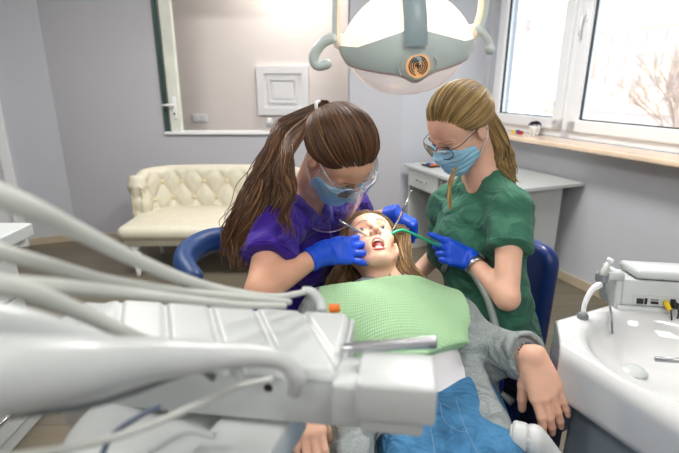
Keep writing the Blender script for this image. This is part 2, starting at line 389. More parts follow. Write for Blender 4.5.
# skirting
def skirt(name, a, b, off):
    a = V(a); b = V(b); d = (b-a).normalized(); q = V((-d.y, d.x, 0))
    if q.dot(V(off)) < 0: q = -q
    mb = MB(); mb.box((a+b)/2+q*.007+V((0, 0, .035)), d*((b-a).length/2), q*.007, V((0, 0, .035)), .003); struct(name, mb, M_base)
skirt('baseboard_back', (-2.46, 4.2, 0), (.07, 4.2, 0), (0, -1, 0)); skirt('baseboard_back_left', l0, l0+ld*.38, dq)
skirt('baseboard_pillar', (.085, 4.075, 0), (.53, 4.075, 0), (0, -1, 0)); skirt('baseboard_back_right', c0, c1, -q if q.y > 0 else q)
skirt('baseboard_right', WW(-.28, 0, 0), WW(6.4, 0, 0), -DN)
skirt('baseboard_left', (-4.4, -2.1, 0), (-4.4, 3.3, 0), (1, 0, 0)); skirt('baseboard_front', (-4.4, -2.1, 0), (3.7, -2.1, 0), (0, 1, 0))
# ---- window_1: white plastic double window
wf = MB(); o0, o1 = .06, .13
wbox(wf, S0, S1, o0, o1, Z0, Z0+.07, .008); wbox(wf, S0, S1, o0, o1, Z1-.06, Z1, .008)
wbox(wf, S0, S0+.06, o0, o1, Z0, Z1, .008); wbox(wf, S1-.06, S1, o0, o1, Z0, Z1, .008); wbox(wf, .585, .675, o0, o1, Z0, Z1, .008)
win = struct('window_1', wf, M_pvc)
def sash(name, a, b_, handle):
    m = MB(); t = .085; o0, o1 = .03, .11
    z0, z1 = Z0+.055, Z1-.05
    wbox(m, a, b_, o0, o1, z0, z0+t, .012); wbox(m, a, b_, o0, o1, z1-t, z1, .012); wbox(m, a, a+t, o0, o1, z0, z1, .012); wbox(m, b_-t, b_, o0, o1, z0, z1, .012)
    s = m.build(name, M_pvc, win, smooth=False)
    m = MB()
    for (q0, q1, e0, e1) in ((a+t-.004, b_-t+.004, z0+t-.002, z0+t+.007), (a+t-.004, b_-t+.004, z1-t-.007, z1-t+.002)): wbox(m, q0, q1, .055, .075, e0, e1)
    for q0 in (a+t-.002, b_-t-.005): wbox(m, q0, q0+.007, .055, .075, z0+t, z1-t)
    m.build('seal', M_dark, s, smooth=False)
    m = MB(); wbox(m, a+t, b_-t, .062, .068, z0+t, z1-t); m.build('pane', M_glass, s, smooth=False)
    if handle:
        m = MB(); c = WW(a+t/2, .03, 1.86); m.box(c, DS*.014, DN*.008, V((0, 0, .035)), .004); m.tube([c, c-DN*.04, c-DN*.045+V((0, 0, -.06)), c-DN*.045+V((0, 0, -.13))], [.009, .009, .010, .008], 8)
        m.build('window_handle', M_pvc, s)
sash('fixed_sash', S0+.04, .60, False); sash('opening_sash', .66, S1-.04, True)
# sill
mb = MB(); wbox(mb, S0-.05, S1+.12, -.2, .06, 1.0, 1.035, .01); sm = mat('marbled_peach_sill', rgb(232, 208, 182), .25, var=.10, scale=5, coat=.3); struct('trim_1', mb, sm)
# ---- window_2: opening onto the corridor with a white plastic frame and swung sash
mb = MB()
mb.bx((OX0, 4.17, OZ0-.012), (OX1, 4.33, OZ0+.012), .004); mb.bx((OX0, 4.185, OZ1-.03), (OX1, 4.3, OZ1), .004); mb.bx((OX1-.012, 4.19, OZ0), (OX1, 4.3, OZ1), .003)
w2 = struct('window_2', mb, M_pvc)
mb = MB(); mb.bx((OX0+.055, 4.19, OZ0), (OX0+.155, 4.25, OZ1), .012); s2 = mb.build('opening_sash', mat('ivory_pvc', rgb(226, 230, 218), .35), w2, smooth=False)
mb = MB(); mb.bx((OX0, 4.2, OZ0), (OX0+.05, 4.22, OZ1)); mb.build('glass_edge', mat('green_glass_edge', rgb(66, 92, 84), .1, var=.4, scale=3), s2, smooth=False)
mb = MB(); mb.bx((OX0+.0, 4.185, OZ0), (OX0+.012, 4.2, OZ1)); mb.bx((OX0+.045, 4.185, OZ0), (OX0+.055, 4.2, OZ1)); mb.build('metal_bead', M_chrome, s2, smooth=False)
mb = MB(); mb.bx((OX0+.085, 4.178, 1.12), (OX0+.125, 4.19, 1.31), .005); c = V((OX0+.105, 4.18, 1.24)); mb.tube([c, c+V((0, -.035, 0)), c+V((-.05, -.04, 0)), c+V((-.09, -.04, 0))], .009); mb.build('sash_handle', M_pvc, s2)
mb = MB(); mb.lathe((OX0+.105, 4.177, 1.165), [(.008, 0), (.008, .004)], 12, (0, -1, 0)); mb.build('keyhole', M_dark, s2)
# corridor behind
mb = MB(); mb.bx((-2.3, 5.0, 0), (.6, 5.1, CEIL)); struct('wall_corridor', mb, M_corr)
mb = MB(); mb.bx((-2.4, 4.32, 0), (-2.3, 5.1, CEIL)); struct('wall_corridor_left', mb, M_corr); mb = MB(); mb.bx((.53, 4.32, 0), (.63, 5.1, CEIL)); struct('wall_corridor_right', mb, M_corr)
l = bpy.data.lights.new('corridor_fill_light', 'AREA'); l.size = .5; l.energy = 14; l.color = (1, .93, .86); o = bpy.data.objects.new('corridor_fill_light', l); SC.collection.objects.link(o); o.location = (-.4, 4.65, CEIL-.05)  # added light without a fixture, makes the corridor brighter
def add_fill_panel(x, y, lab):  # glowing square panel added out of view for each fill light
    t = thing('ceiling_fill_panel', lab, 'ceiling fill light', (x, y, CEIL-.04), 'added ceiling fill panels')
    mb = MB()
    for sx, sy, hx, hy in ((0, .3, .31, .012), (0, -.3, .31, .012), (.3, 0, .012, .3), (-.3, 0, .012, .3)): mb.box((x+sx, y+sy, CEIL-.02), hx, hy, .02, .003)
    mb.build('frame', M_pvc, t, smooth=False)
    mb = MB(); mb.bx((x-.29, y-.29, CEIL-.025), (x+.29, y+.29, CEIL-.01)); mb.build('diffuser', mat('fill_panel_diffuser', (1, 1, 1, 1), .5, emit=(1, .96, .92, 1), estr=2.5), t, smooth=False)
for i, (x, y) in enumerate(PANELS):
    add_fill_panel(x, y, ['added square white ceiling fill panel nearest the sofa corner', 'added square white ceiling fill panel above the desk side', 'added square white ceiling fill panel over the left cabinets', 'added square white ceiling fill panel above the foreground unit', 'added square white ceiling fill panel behind the camera, left', 'added square white ceiling fill panel behind the camera, right'][i])
# corridor wall fittings
def at_y(x, y, Y):
    d = Y/(CP+((226.5-y)/FPX)*SP); return A(x, y, d)
t = thing('electrical_panel', 'white fuse box cover of nested square frames on corridor wall', 'fuse box', (-.58, 5.0, 1.1))
pa = at_y(256, 66, 4.97); pb = at_y(309, 115, 4.97)
def frame_box(mb, a, b, w_, y0, y1):
    mb.bx((a.x, y0, b.z), (a.x+w_, y1, a.z)); mb.bx((b.x-w_, y0, b.z), (b.x, y1, a.z)); mb.bx((a.x+w_, y0, b.z), (b.x-w_, y1, b.z+w_)); mb.bx((a.x+w_, y0, a.z-w_), (b.x-w_, y1, a.z))
mb = MB(); frame_box(mb, pa, pb, .07, 4.96, 5.0); mb.build('outer_frame', M_pvc, t, smooth=False)
sh = lambda k: (pa+V((k, 0, -k)), pb+V((-k, 0, k)))
mb = MB(); a_, b_ = sh(.05); frame_box(mb, a_, b_, .03, 4.975, 5.0); a_, b_ = sh(.115); frame_box(mb, a_, b_, .02, 4.965, 5.0); mb.bx((sh(.05)[0].x, 4.987, sh(.05)[1].z), (sh(.05)[1].x, 5.0, sh(.05)[0].z)); mb.bx((sh(.16)[0].x, 4.972, sh(.16)[1].z), (sh(.16)[1].x, 4.99, sh(.16)[0].z), .004); mb.build('cover_door', M_pvc, t, smooth=False)
p = at_y(200, 118, 4.99); t = thing('light_switch', 'white double light switch on the corridor wall', 'switch', p)
mb = MB(); mb.box(p, .075, .006, .04, .003); mb.build('switch_plate', M_pvc, t, smooth=False)
for sx in (-.037, .037): mb = MB(); mb.box(p+V((sx, -.008, 0)), .028, .004, .03, .002); mb.build('rocker', M_pvc, t, smooth=False)
# things on the opening's ledge
p = at_y(281, 124, 4.25); zl = OZ0+.012
t = thing('office_device', 'flat grey device on the ledge of the wall opening', 'device', (p.x, 4.25, zl))
mb = MB(); mb.box((p.x, 4.25, zl+.05), .13, .045, .018, .01); mb.box((p.x+.03, 4.25, zl+.016), .08, .035, .016, .004); mb.build('body', mat('mid_grey_plastic', rgb(150, 154, 154), .5), t, auto=40)
mb = MB(); mb.box((p.x-.1, 4.25, zl+.09), .02, .03, .022, .006); mb.build('cap', M_pvc, t, auto=40)
p = at_y(298, 122, 4.26); t = thing('cardboard_box', 'small cream box on the ledge beside the grey device', 'box', (p.x, 4.26, zl)); mb = MB(); mb.box((p.x, 4.26, zl+.05), .045, .04, .05, .003); mb.build('carton', mat('cream_card', rgb(226, 218, 196), .8), t, smooth=False)
mb = MB(); mb.box((p.x, 4.26, zl+.102), .046, .041, .003, .002); mb.build('lid', M_pvc, t, smooth=False)
p = at_y(313, 110, 4.27); t = thing('ornament', 'small orange and blue ornament on the wall opening ledge', 'ornament', (p.x, 4.27, zl))
mb = MB(); mb.lathe((p.x, 4.27, zl), [(.02, 0), (.03, .01), (.012, .03), (.010, .09), (.03, .11), (.032, .13), (.01, .145)], 16); mb.build('stand', mat('royal_blue_plastic', rgb(40, 90, 170), .4), t)
F = Field().ell((p.x, 4.27, zl+.165), (.02, .02, .028)).cap((p.x, 4.27, zl+.18), (p.x-.01, 4.26, zl+.205), .012, .006); solid('orange_top', F, .004, mat('orange_plastic', rgb(238, 120, 30), .4), t)

# ---- outside: winter street
M_fac = mat('pale_rendered_facade', rgb(222, 210, 203), .9, var=.03, scale=.3); M_fac2 = mat('cream_brick_facade', rgb(224, 206, 190), .9, var=.06, scale=.5); M_wdark = mat('facade_window_glass', rgb(190, 180, 178), .5)
M_snow = mat('snow', rgb(226, 232, 242), .8, var=.02); M_bark = mat('bare_tree_bark', rgb(186, 164, 150), .9)
def block(lab, s, o, z0, wd, dp, ht, m, rows, cols, roofm=None, pitched=False):
    c = WW(s, o+dp/2, z0); t = thing('apartment_building', lab, 'building', c)
    mb = MB(); mb.box(WW(s, o+dp/2, z0+ht/2), DS*wd/2, DN*dp/2, V((0, 0, ht/2))); mb.build('facade', m, t, smooth=False)
    for r in range(rows):
        for q in range(cols):
            mb = MB(); sc = s-wd/2+wd*(q+.5)/cols; zc = z0+ht*(r+.55)/rows
            mb.box(WW(sc, o-.06, zc), DS*(wd/cols*.22), DN*.1, V((0, 0, ht/rows*.27))); mb.build('window', M_wdark, t, smooth=False)
    mb = MB()
    if pitched:
        e = .5; a = [WW(s-wd/2-e, o-e, z0+ht), WW(s+wd/2+e, o-e, z0+ht), WW(s+wd/2+e, o+dp+e, z0+ht), WW(s-wd/2-e, o+dp+e, z0+ht), WW(s-wd/2-e, o+dp/2, z0+ht*1.38), WW(s+wd/2+e, o+dp/2, z0+ht*1.38)]
        mb.add(a, [(0, 1, 5, 4), (2, 3, 4, 5), (0, 4, 3), (1, 2, 5), (3, 2, 1, 0)])
    else: mb.box(WW(s, o+dp/2, z0+ht+.2), DS*(wd/2+.3), DN*(dp/2+.3), V((0, 0, .25)))
    mb.build('roof', roofm or M_snow, t, smooth=False)
GZ = -4.0
mb = MB(); mb.box(WW(-20, 62, GZ-.2), DS*110, DN*60, V((0, 0, .2))); struct('trim_2', mb, M_snow)
block('long pale apartment block seen through the right window pane', -27, 42, GZ, 17, 12, 10.3, M_fac2, 5, 9)
block('long pale apartment block seen through the left window pane', -52, 46, GZ, 22, 12, 11, M_fac, 5, 11)
block('left one of the two towers above the roofs, left pane', -109, 95, GZ, 3.2, 6, 21, M_fac, 8, 2); block('right one of the two towers above the roofs, left pane', -103.5, 96, GZ, 3.4, 6, 21.5, M_fac, 8, 2)
M_rroof = mat('reddish_snowy_roof', rgb(212, 186, 174), .8)
block('low house with pitched roof in front of left apartment block', -29.5, 26, GZ, 9, 7, 3.9, M_fac2, 1, 4, M_snow, True)
block('low house with pitched roof in front of right apartment block', -17.5, 24, GZ, 8.5, 6, 3.6, M_fac, 1, 4, M_rroof, True)
F = Field()
for i in range(7): F.ell(WW(-15+i*.95, 11+.4*math.sin(i*2), GZ+.6), (1.6, 1.5, 4.5-.22*i), k=.6)
tag(solid('snow_bank', F, .16, M_snow), 'big white snow bank outside the left window pane', 'snow bank')
t = thing('street_lamp', 'tall curved grey street lamp outside the right window pane', 'street lamp', WW(-9.8, 14, GZ))
b0 = WW(-9.8, 14, GZ); mb = MB(); mb.tube(spline([b0, b0+V((0, 0, 4)), b0+V((0, 0, 6.4)), b0+V((0, 0, 7.3))-DS*.4, b0+V((0, 0, 7.6))-DS*1.5], 24), lerps([.13, .1, .07, .06, .05], 24), 10); mb.build('pole', mat('grey_lamp_post', rgb(206, 208, 212), .6), t)
mb = MB(); mb.box(b0+V((0, 0, 7.6))-DS*1.8, DS*.4, DN*.14, V((0, 0, .07)), .04); mb.build('lamp_head', M_plastic2, t, auto=40)
def tree(base, h, lab, seed):
    r = random.Random(seed); mb = MB()
    def br(p, d, ln, rad, dep):
        q = p+d*ln; mb.tube([p, (p+q)/2+V((r.uniform(-.03, .03), r.uniform(-.03, .03), 0))*ln, q], [rad, rad*.8, rad*.6], 5)
        if dep == 0: return
        for _ in range(4 if dep > 2 else 3):
            nd = (d+V((r.uniform(-1, 1), r.uniform(-1, 1), r.uniform(-.2, .7)))*.75).normalized(); br(p+d*ln*r.uniform(.5, 1), nd, ln*.66, rad*.55, dep-1)
    br(base, V((0, 0, 1)), h*.36, h*.014, 5); tag(mb.build('bare_tree', M_bark), lab, 'tree', 'bare winter trees outside')
tree(WW(-33.5, 36, GZ), 6.5, 'bare brown tree beyond the low house, left window pane', 1); tree(WW(-9.2, 16.5, GZ), 8.6, 'tallest bare brown tree, upper corner of the right pane', 2); tree(WW(-17, 18.5, GZ), 5.8, 'bare brown tree left of the street lamp, right pane', 3); tree(WW(-11, 20.5, GZ), 6.0, 'bare brown tree at far right of the right pane, below the tallest', 4)

# ---- sofa
def sofa():
    t = thing('tufted_sofa', 'cream leatherette sofa with buttoned curved backrest against back wall', 'sofa', (-.97, 3.7, 0))
    X0, X1 = -1.62, -.28; YB = 4.02; R = .26
    pl = [V((X0, 3.62, 0)), V((X0-.015, 3.75, 0))]
    for a in range(7):
        an = math.pi - a/6*math.pi/2; pl.append(V((X0+R+math.cos(an)*R, YB-.08-R+math.sin(an)*R, 0)))
    n = 16
    for i in range(1, n): pl.append(V((X0+R+(X1-X0-2*R)*i/n, YB-.08, 0)))
    for a in range(7):
        an = math.pi/2 - a/6*math.pi/2; pl.append(V((X1-R+math.cos(an)*R, YB-.08-R+math.sin(an)*R, 0)))
    pl += [V((X1+.015, 3.75, 0)), V((X1, 3.62, 0))]
    pl = spline(pl, 150); cum = [0]
    for i in range(1, len(pl)): cum.append(cum[-1]+(pl[i]-pl[i-1]).length)
    T = cum[-1]; ZB, ZT = .34, .735; buttons = []
    sp = .19; rows = [.66, .555, .45]
    def tuft(s, z):
        # diamond pleats between buttons
        a = (s/sp + (z-.635)/.28); b_ = (s/sp - (z-.635)/.28)
        da = abs(a-round(a)); db = abs(b_-round(b_))
        return .026*(min(1, da*3.2)**.6)*(min(1, db*3.2)**.6)
    NU, NV = 230, 46
    def pos(u):
        s = u*T; i = max(1, next((k for k in range(1, len(cum)) if cum[k] >= s-1e-9), len(cum)-1)); f = (s-cum[i-1])/(cum[i]-cum[i-1]+1e-9)
        p = pl[i-1].lerp(pl[i], f); d = (pl[i]-pl[i-1]).normalized(); return p, V((d.y, -d.x, 0)), s
    cache = [pos(i/NU) for i in range(NU+1)]
    def fn(u, v):
        p, nrm, s = cache[round(u*NU)]; e = abs(s-T/2)/(T/2)
        zt = ZT + .02*math.cos((s-T/2)/T*math.pi) - (.10*max(0, e-.72)/.28 if e > .72 else 0)
        if v < .72:
            z = ZB+(zt-ZB-.03)*(v/.72); off = .045+ (tuft(s-T/2, z) if z > .40 else .01)*min(1, (zt-z)/.07)
            off += .03*max(0, (z-.6))/.13*.6; return p+nrm*off+V((0, 0, z))
        w_ = (v-.72)/.28
        if w_ < .5:
            a = w_/.5*math.pi; r = .045
            return p+nrm*(.02+.045*math.cos(a))+V((0, 0, zt-.03+r*math.sin(a)))
        z = zt-.03-(zt-.03-ZB)*((w_-.5)/.5); return p+nrm*(-.025)+V((0, 0, z))
    mb = MB(); mb.grid(fn, NU, NV, flip=False); back = mb.build('backrest', M_cream, t)
    k = 0
    for q in range(-8, 9):
        for zi in (0, 1):
            s = T/2 + sp*(q + (.5 if zi else 0)); z = .635-.14*zi
            if .06 < s < T-.06:
                u = s/T; p, nrm, _ = pos(u); c = p+nrm*.055+V((0, 0, z)); mb = MB(); mb.lathe(c-nrm*.006, [(.016, 0), (.016, .006), (.010, .012), (.002, .014)], 12, nrm); mb.build('button', mat('golden_cream_button', rgb(222, 206, 160), .4), back)
    F = Field(); cx = (X0+X1)/2
    F.box((cx, 3.62, .365), ((X1-X0)/2+.02, .36, .055), rnd=.05)
    F.ell((cx, 3.6, .385), ((X1-X0)/2-.04, .3, .06), k=.03)
    F.half((cx, 3.95, 0), (0, 1, 0))
    solid('seat', F, .012, M_cream, t)
    mb = MB(); mb.box((cx, 3.63, .29), (X1-X0)/2-.01, .33, .035, .02, seg=3); mb.build('seat_rail', M_cream, t, auto=40)
    for x in (X0+.08, X1-.08):
        for y in (3.34, 3.84):
            mb = MB(); mb.lathe((x, y, 0), [(.014, 0), (.018, .03), (.022, .06), (.018, .08), (.03, .16), (.034, .2), (.022, .215), (.034, .235), (.034, .27)], 18); mb.build('leg', M_pvc, t)
sofa()
# ---- desk under the window
def desk():
    t = thing('desk', 'white desk with a drawer under the window', 'desk', WW(.8, -.4, 0))
    sa, sb = -.22, .93; oa, ob = -.80, -.015; zt = .765
    mb = MB(); wbox(mb, sa, sb, oa, ob, zt-.025, zt, .003); mb.build('desktop', M_plastic, t, smooth=False)
    mb = MB(); wbox(mb, sb-.09, sb-.065, oa+.06, ob-.12, 0, zt-.025, .002); mb.build('side_panel', M_plastic, t, smooth=False)
    mb = MB(); wbox(mb, sa+.02, sa+.045, oa+.04, ob-.04, 0, zt-.025, .002); mb.build('side_panel', M_plastic, t, smooth=False)
    mb = MB(); wbox(mb, sa+.5, sa+.525, oa+.04, ob-.04, 0, zt-.025, .002); mb.build('side_panel', M_plastic, t, smooth=False)
    mb = MB(); wbox(mb, sa, sb-.09, ob-.14, ob-.12, .35, zt-.025, .002); mb.build('back_panel', M_plastic, t, smooth=False)
    for z0, z1 in ((.59, .735),):
        mb = MB(); wbox(mb, sa+.05, sa+.495, oa+.02, oa+.045, z0, z1, .003); d = mb.build('drawer', M_plastic, t, smooth=False)
        c = WW(sa+.27, oa+.0, (z0+z1)/2); mb = MB(); mb.tube([c-DS*.07+DN*.02, c-DS*.06, c+DS*.06, c+DS*.07+DN*.02], .005); mb.build('handle', M_chrome, d)
    p = WW(-.02, -.66, zt); t = thing('stationery_tray', 'small dark tray of coloured oddments on the far desk end', 'tray', p)
    mb = MB(); mb.box(p+V((0, 0, .006)), DS*.07, DN*.05, V((0, 0, .006)), .003); mb.build('tray', M_dark, t, smooth=False)
    mb = MB(); mb.box(p+V((0, 0, .018)), DS*.04, DN*.02, V((0, 0, .007)), .003); mb.build('blue_pack', mat('royal_blue_plastic', rgb(40, 90, 170), .4), t, smooth=False)
    mb = MB(); mb.box(p+V((0, 0, .018))+DS*.045, DS*.012, DN*.03, V((0, 0, .007)), .003); mb.build('orange_pack', mat('orange_plastic', rgb(238, 120, 30), .4), t, smooth=False)
desk()
# tooth planter and toys on the sill
def sillthings():
    z = 1.035
    p = WW(.42, -.03, z); t = thing('tooth_planter', 'white tooth-shaped pot of dark purple plant on the window sill', 'plant pot', p)
    F = Field(); 
    for sx, sy in ((1, 1), (1, -1), (-1, 1), (-1, -1)):
        a = p+DS*.017*sx+DN*.015*sy; F.cap(a+V((0, 0, .010)), a+V((0, 0, .05)), .010, .019, k=.008)
    F.ell(p+V((0, 0, .065)), (.042, .042, .03), k=.01); F.ell(p+V((0, 0, .1)), (.03, .03, .022), op='-', k=.005)
    solid('pot', F, .003, M_pvc, t)
    mb = MB(); r = random.Random(2)
    for i in range(110):
        d = V((r.gauss(0, 1), r.gauss(0, 1), abs(r.gauss(0, .8))+.1)).normalized(); a = p+V((0, 0, .075)); b_ = a+V((d.x*.05, d.y*.05, d.z*.042)); s = d.orthogonal().normalized()*.008
        mb.add([a+(b_-a)*.3, (a+b_)/2+s+d*.01, b_, (a+b_)/2-s+d*.01], [(0, 1, 2, 3)])
    mb.build('foliage', mat('dark_purple_leaves', rgb(62, 42, 66), .6, var=.4, scale=60), t, smooth=False)
    p = WW(.28, -.06, z); t = thing('toy', 'tiny yellow and red toy beside the tooth-shaped pot', 'toy', p)
    mb = MB(); mb.box(p-DS*.035+V((0, 0, .014)), DS*.028, DN*.012, V((0, 0, .011)), .004); mb.build('yellow_body', mat('yellow_plastic', rgb(236, 200, 30), .4), t, auto=40)
    mb = MB(); mb.box(p+DS*.025+V((0, 0, .013)), DS*.022, DN*.012, V((0, 0, .013)), .004); mb.build('red_body', mat('crimson_plastic', rgb(176, 36, 60), .4), t, auto=40)
    mb = MB(); mb.box(p+DS*.0+V((0, 0, .017)), DS*.012, DN*.014, V((0, 0, .014)), .004); mb.build('navy_hub', mat('royal_blue_plastic', rgb(40, 50, 120), .4), t, auto=40)
sillthings()
# ---- left cabinets
def cabinet(y0, y1, lab, dr, z=.83):
    x0, x1 = -1.82, -1.32
    t = thing('drawer_cabinet', lab, 'cabinet', ((x0+x1)/2, (y0+y1)/2, 0), 'white drawer cabinets along the left')
    mb = MB(); mb.bx((x0, y0+.004, 0), (x1-.02, y1-.004, z-.03), .003); mb.build('body', M_plastic, t, smooth=False)
    for i in range(dr):
        za = .08+(z-.13)*i/dr; zb = .08+(z-.13)*(i+1)/dr-.012
        mb = MB(); mb.bx((x1-.022, y0+.01, za), (x1, y1-.01, zb), .004); d = mb.build('drawer', M_plastic, t, smooth=False)
        yc = (y0+y1)/2; zc = zb-.05; mb = MB(); mb.tube([V((x1-.003, yc-.07, zc)), V((x1+.025, yc-.06, zc)), V((x1+.025, yc+.06, zc)), V((x1-.003, yc+.07, zc))], .006); mb.build('handle', M_chrome, d)
cabinet(1.30, 1.80, 'white drawer cabinet at the far end of the left row', 4); cabinet(.78, 1.29, 'white drawer cabinet nearer the camera in the left row', 3)
mb = MB(); mb.bx((-1.8, .74, .832), (-1.27, 1.86, .885), .006); mb.bx((-1.8, .76, .802), (-1.30, 1.84, .832), .004); tag(mb.build('worktop', M_plastic, smooth=False), 'white worktop lying across the left drawer cabinets', 'worktop')
# ------------------------------------------------------------------ people
class Frame:
    def __init__(s, c, fwd, up, k=1.0):
        s.c = V(c); s.y = V(fwd).normalized(); u = V(up); s.z = (u-s.y*u.dot(s.y)).normalized(); s.x = s.y.cross(s.z); s.k = k
        s.M = np.array([list(s.x), list(s.y), list(s.z)], dtype=np.float32)
    def __call__(s, x, y, z): return s.c + (s.x*x + s.y*y + s.z*z)*s.k
    def d(s, x, y, z): return (s.x*x + s.y*y + s.z*z)
def head(F, f, opened=False, face=True, plain=False):
    k = f.k; R = lambda *r: [q*k for q in r]; M = f.M
    F.ell(f(0, -.015, .035), R(.073, .092, .082), M, .02)
    F.ell(f(0, .036, -.018), R(.058, .055, .074), M, .03)
    F.ell(f(0, .030, .040), R(.062, .056, .050), M, .03)                     # forehead
    jz = -.018 if opened else 0.0
    for s in (-1, 1):
        F.cap(f(.055*s, .0, -.045), f(.022*s, .062, -.092+jz), .017*k, .015*k, .03)     # jaw
        F.ell(f(.036*s, .066, -.028), R(.021, .017, .021), M, .02)           # cheek
        F.cap(f(.014*s, .088, .017), f(.044*s, .074, .014), .0075*k, .007*k, .012)     # brow
        if plain: continue
        F.ell(f(.031*s, .093, .0), R(.017, .013, .011), M, .012, '-')        # socket
        F.ell(f(.031*s, .0745, .0), R(.0165, .014, .0125), M, .004)          # lids
        F.ell(f(.031*s, .094, -.0015), R(.0122, .014, .0026), M, .002, '-')
        F.ell(f(.077*s, -.008, -.008), R(.008, .017, .030), M, .008)         # ear
        F.ell(f(.086*s, -.002, -.004), R(.005, .009, .017), M, .004, '-')
    F.ell(f(0, .072, -.096+jz), R(.021, .017, .016), M, .022)                # chin
    F.cap(f(0, .088, .012), f(0, .110, -.028), .0065*k, .0095*k, .012)       # nose
    for s in (-1, 1):
        F.ell(f(.011*s, .100, -.033), R(.0075, .009, .0065), M, .006)
        if plain: continue
        F.ell(f(.0065*s, .107, -.0395), R(.0035, .0045, .005), M, .002, '-')
    if plain: return
    if opened:
        F.ell(f(0, .070, -.066), R(.034, .026, .032), M, .02)
        F.ell(f(0, .100, -.070), R(.021, .034, .0195), M, .006, '-')
    else:
        F.cap(f(-.018, .086, -.058), f(.018, .086, -.058), .006*k, None, .008); F.cap(f(-.016, .085, -.067), f(.016, .085, -.067), .0065*k, None, .008)
def faceparts(t, f, opened=False, closed_lids=False):
    k = f.k
    for s in (-1, 1):
        F = Field().ell(f(.031*s, .0755, -.001), [.0116*k]*3); 
        mb = MB(); nets(mb, F, .0022); e = mb.build('eye', M_eye, t)
        c = f(.031*s, .0755, -.001); n = f.d(.14, .97, -.12).normalized(); mb = MB(); mb.lathe(c+n*.0103*k, [(.0060*k, 0), (.0056*k, .0010), (.001*k, .0018)], 14, n); mb.build('iris', M_iris, e)
        mb = MB(); mb.tube([f(.013*s, .097, .021), f(.025*s, .0965, .0255), f(.038*s, .089, .0255), f(.050*s, .076, .020)], [.0016*k, .0026*k, .0022*k, .0008*k], 6, flat=.5); mb.build('eyebrow', M_brow, t)
        mb = MB(); mb.tube([f(.018*s, .0855, .0005), f(.025*s, .0895, .0036), f(.034*s, .0890, .0040), f(.044*s, .0825, .000)], [.0006, .0011, .0012, .0007], 5); mb.build('eyelashes', M_brow, e)
    if opened:
        L = MB(); pts = []
        for a in range(25):
            an = a/24*2*math.pi; pts.append(f(.0225*math.cos(an), .0905-.012*abs(math.cos(an))**2*1.2, -.0705+.0215*math.sin(an)))
        L.tube(pts, .0045*k, 8, cap=False); lp = L.build('lips', M_lip, t)
        mb = MB(); nets(mb, Field().ell(f(0, .074, -.071), [.021*k, .014*k, .020*k], f.M), .0025); mb.build('mouth_cavity', M_mouth, t)
        for zc, sg in ((-.0545, -1), (-.0865, 1)):
            mb = MB()
            for i in range(-3, 4):
                x = i*.0056; mb.box(f(x, .0895-.0011*i*i*.9, zc), f.x*.0026*k, f.y*.002*k, f.z*.0042*k, .001)
            mb.build('upper_teeth' if sg < 0 else 'lower_teeth', M_teeth, t)
        F = Field().ell(f(0, .082, -.080), [.012*k, .010*k, .007*k], f.M); solid('tongue', F, .002, M_lip, t)
# hand: origin at the wrist, f fingers, b back-of-hand normal, side thumb side (+1: thumb = b x f)
def hand(F, w, f, b, right=True, curls=None, thumb=(.5, .3), spread=.06, k=1.0, thick=1.0, fat=0):
    f = V(f).normalized(); b = V(b); b = (b-f*b.dot(f)).normalized(); t = b.cross(f) if right else f.cross(b); w = V(w)
    P = lambda x, y, z: w+(t*x+f*y+b*z)*k
    curls = curls or [(.35, .4, .3)]*4
    bx_ = [.027, .009, -.010, -.028]; by = [.088, .092, .087, .078]; ln = [.074, .082, .076, .060]; rr = [.0092, .0094, .0090, .0080]
    tips = []
    for i in range(4):
        F.cap(P(bx_[i]*.55, .0, -.002), P(bx_[i], by[i]-.006, 0), (.0165+fat)*k, (.0125+fat)*k, .012)
        p = P(bx_[i], by[i], 0); a = 0; sp = spread*(1.5-i)
        seg = [ln[i]*.46, ln[i]*.30, ln[i]*.24]; r = rr[i]
        for j in range(3):
            a += curls[i][j]; d = (f*math.cos(a)+t*(math.sin(sp)*math.cos(a)) - b*math.sin(a)).normalized()
            q = p+d*seg[j]*k; r2 = r*(.94 if j < 2 else .86); F.cap(p, q, (r+fat)*k, (r2+fat)*k, .0035 if j else .006); p = q; r = r2
        tips.append(p)
    p0 = P(.018, .022, -.006); td = (t*math.cos(thumb[0]*1.2)*.9+f*math.sin(thumb[0]*1.2+.35)-b*thumb[1]).normalized()
    p1 = p0+td*.040*k; td2 = (td+f*.45-b*thumb[1]*.6).normalized(); p2 = p1+td2*.032*k; td3 = (td2+f*.35-b*thumb[1]*.7).normalized(); p3 = p2+td3*.026*k
    F.cap(p0, p1, (.0165+fat)*k, (.0125+fat)*k, .012); F.cap(p1, p2, (.0115+fat)*k, (.0105+fat)*k, .004); F.cap(p2, p3, (.0105+fat)*k, (.0085+fat)*k, .003)
    tips.append(p3)
    return tips, P
def strands(paths, rad, name, mats, parent, n=5, light=(.25, .35, .28, .12)):
    mb = MB(); r = random.Random(len(paths))
    for p in paths:
        x = r.random(); mi = 0 if x < light[0] else 1 if x < light[0]+light[1] else 2 if x < sum(light[:3]) else 3
        k = len(p)-1; rr = rad*r.uniform(.7, 1.3); mb.tube(p, [rr*(.35+.65*math.sin(math.pi*min(1, .12+.80*i/k))) for i in range(k+1)], n, False, mi)
    return mb.build(name, mats, parent)
def slerp(a, b, t):
    w_ = math.acos(max(-1, min(1, a.dot(b)))); 
    if w_ < 1e-4: return a
    return (a*math.sin((1-t)*w_)+b*math.sin(t*w_))/math.sin(w_)
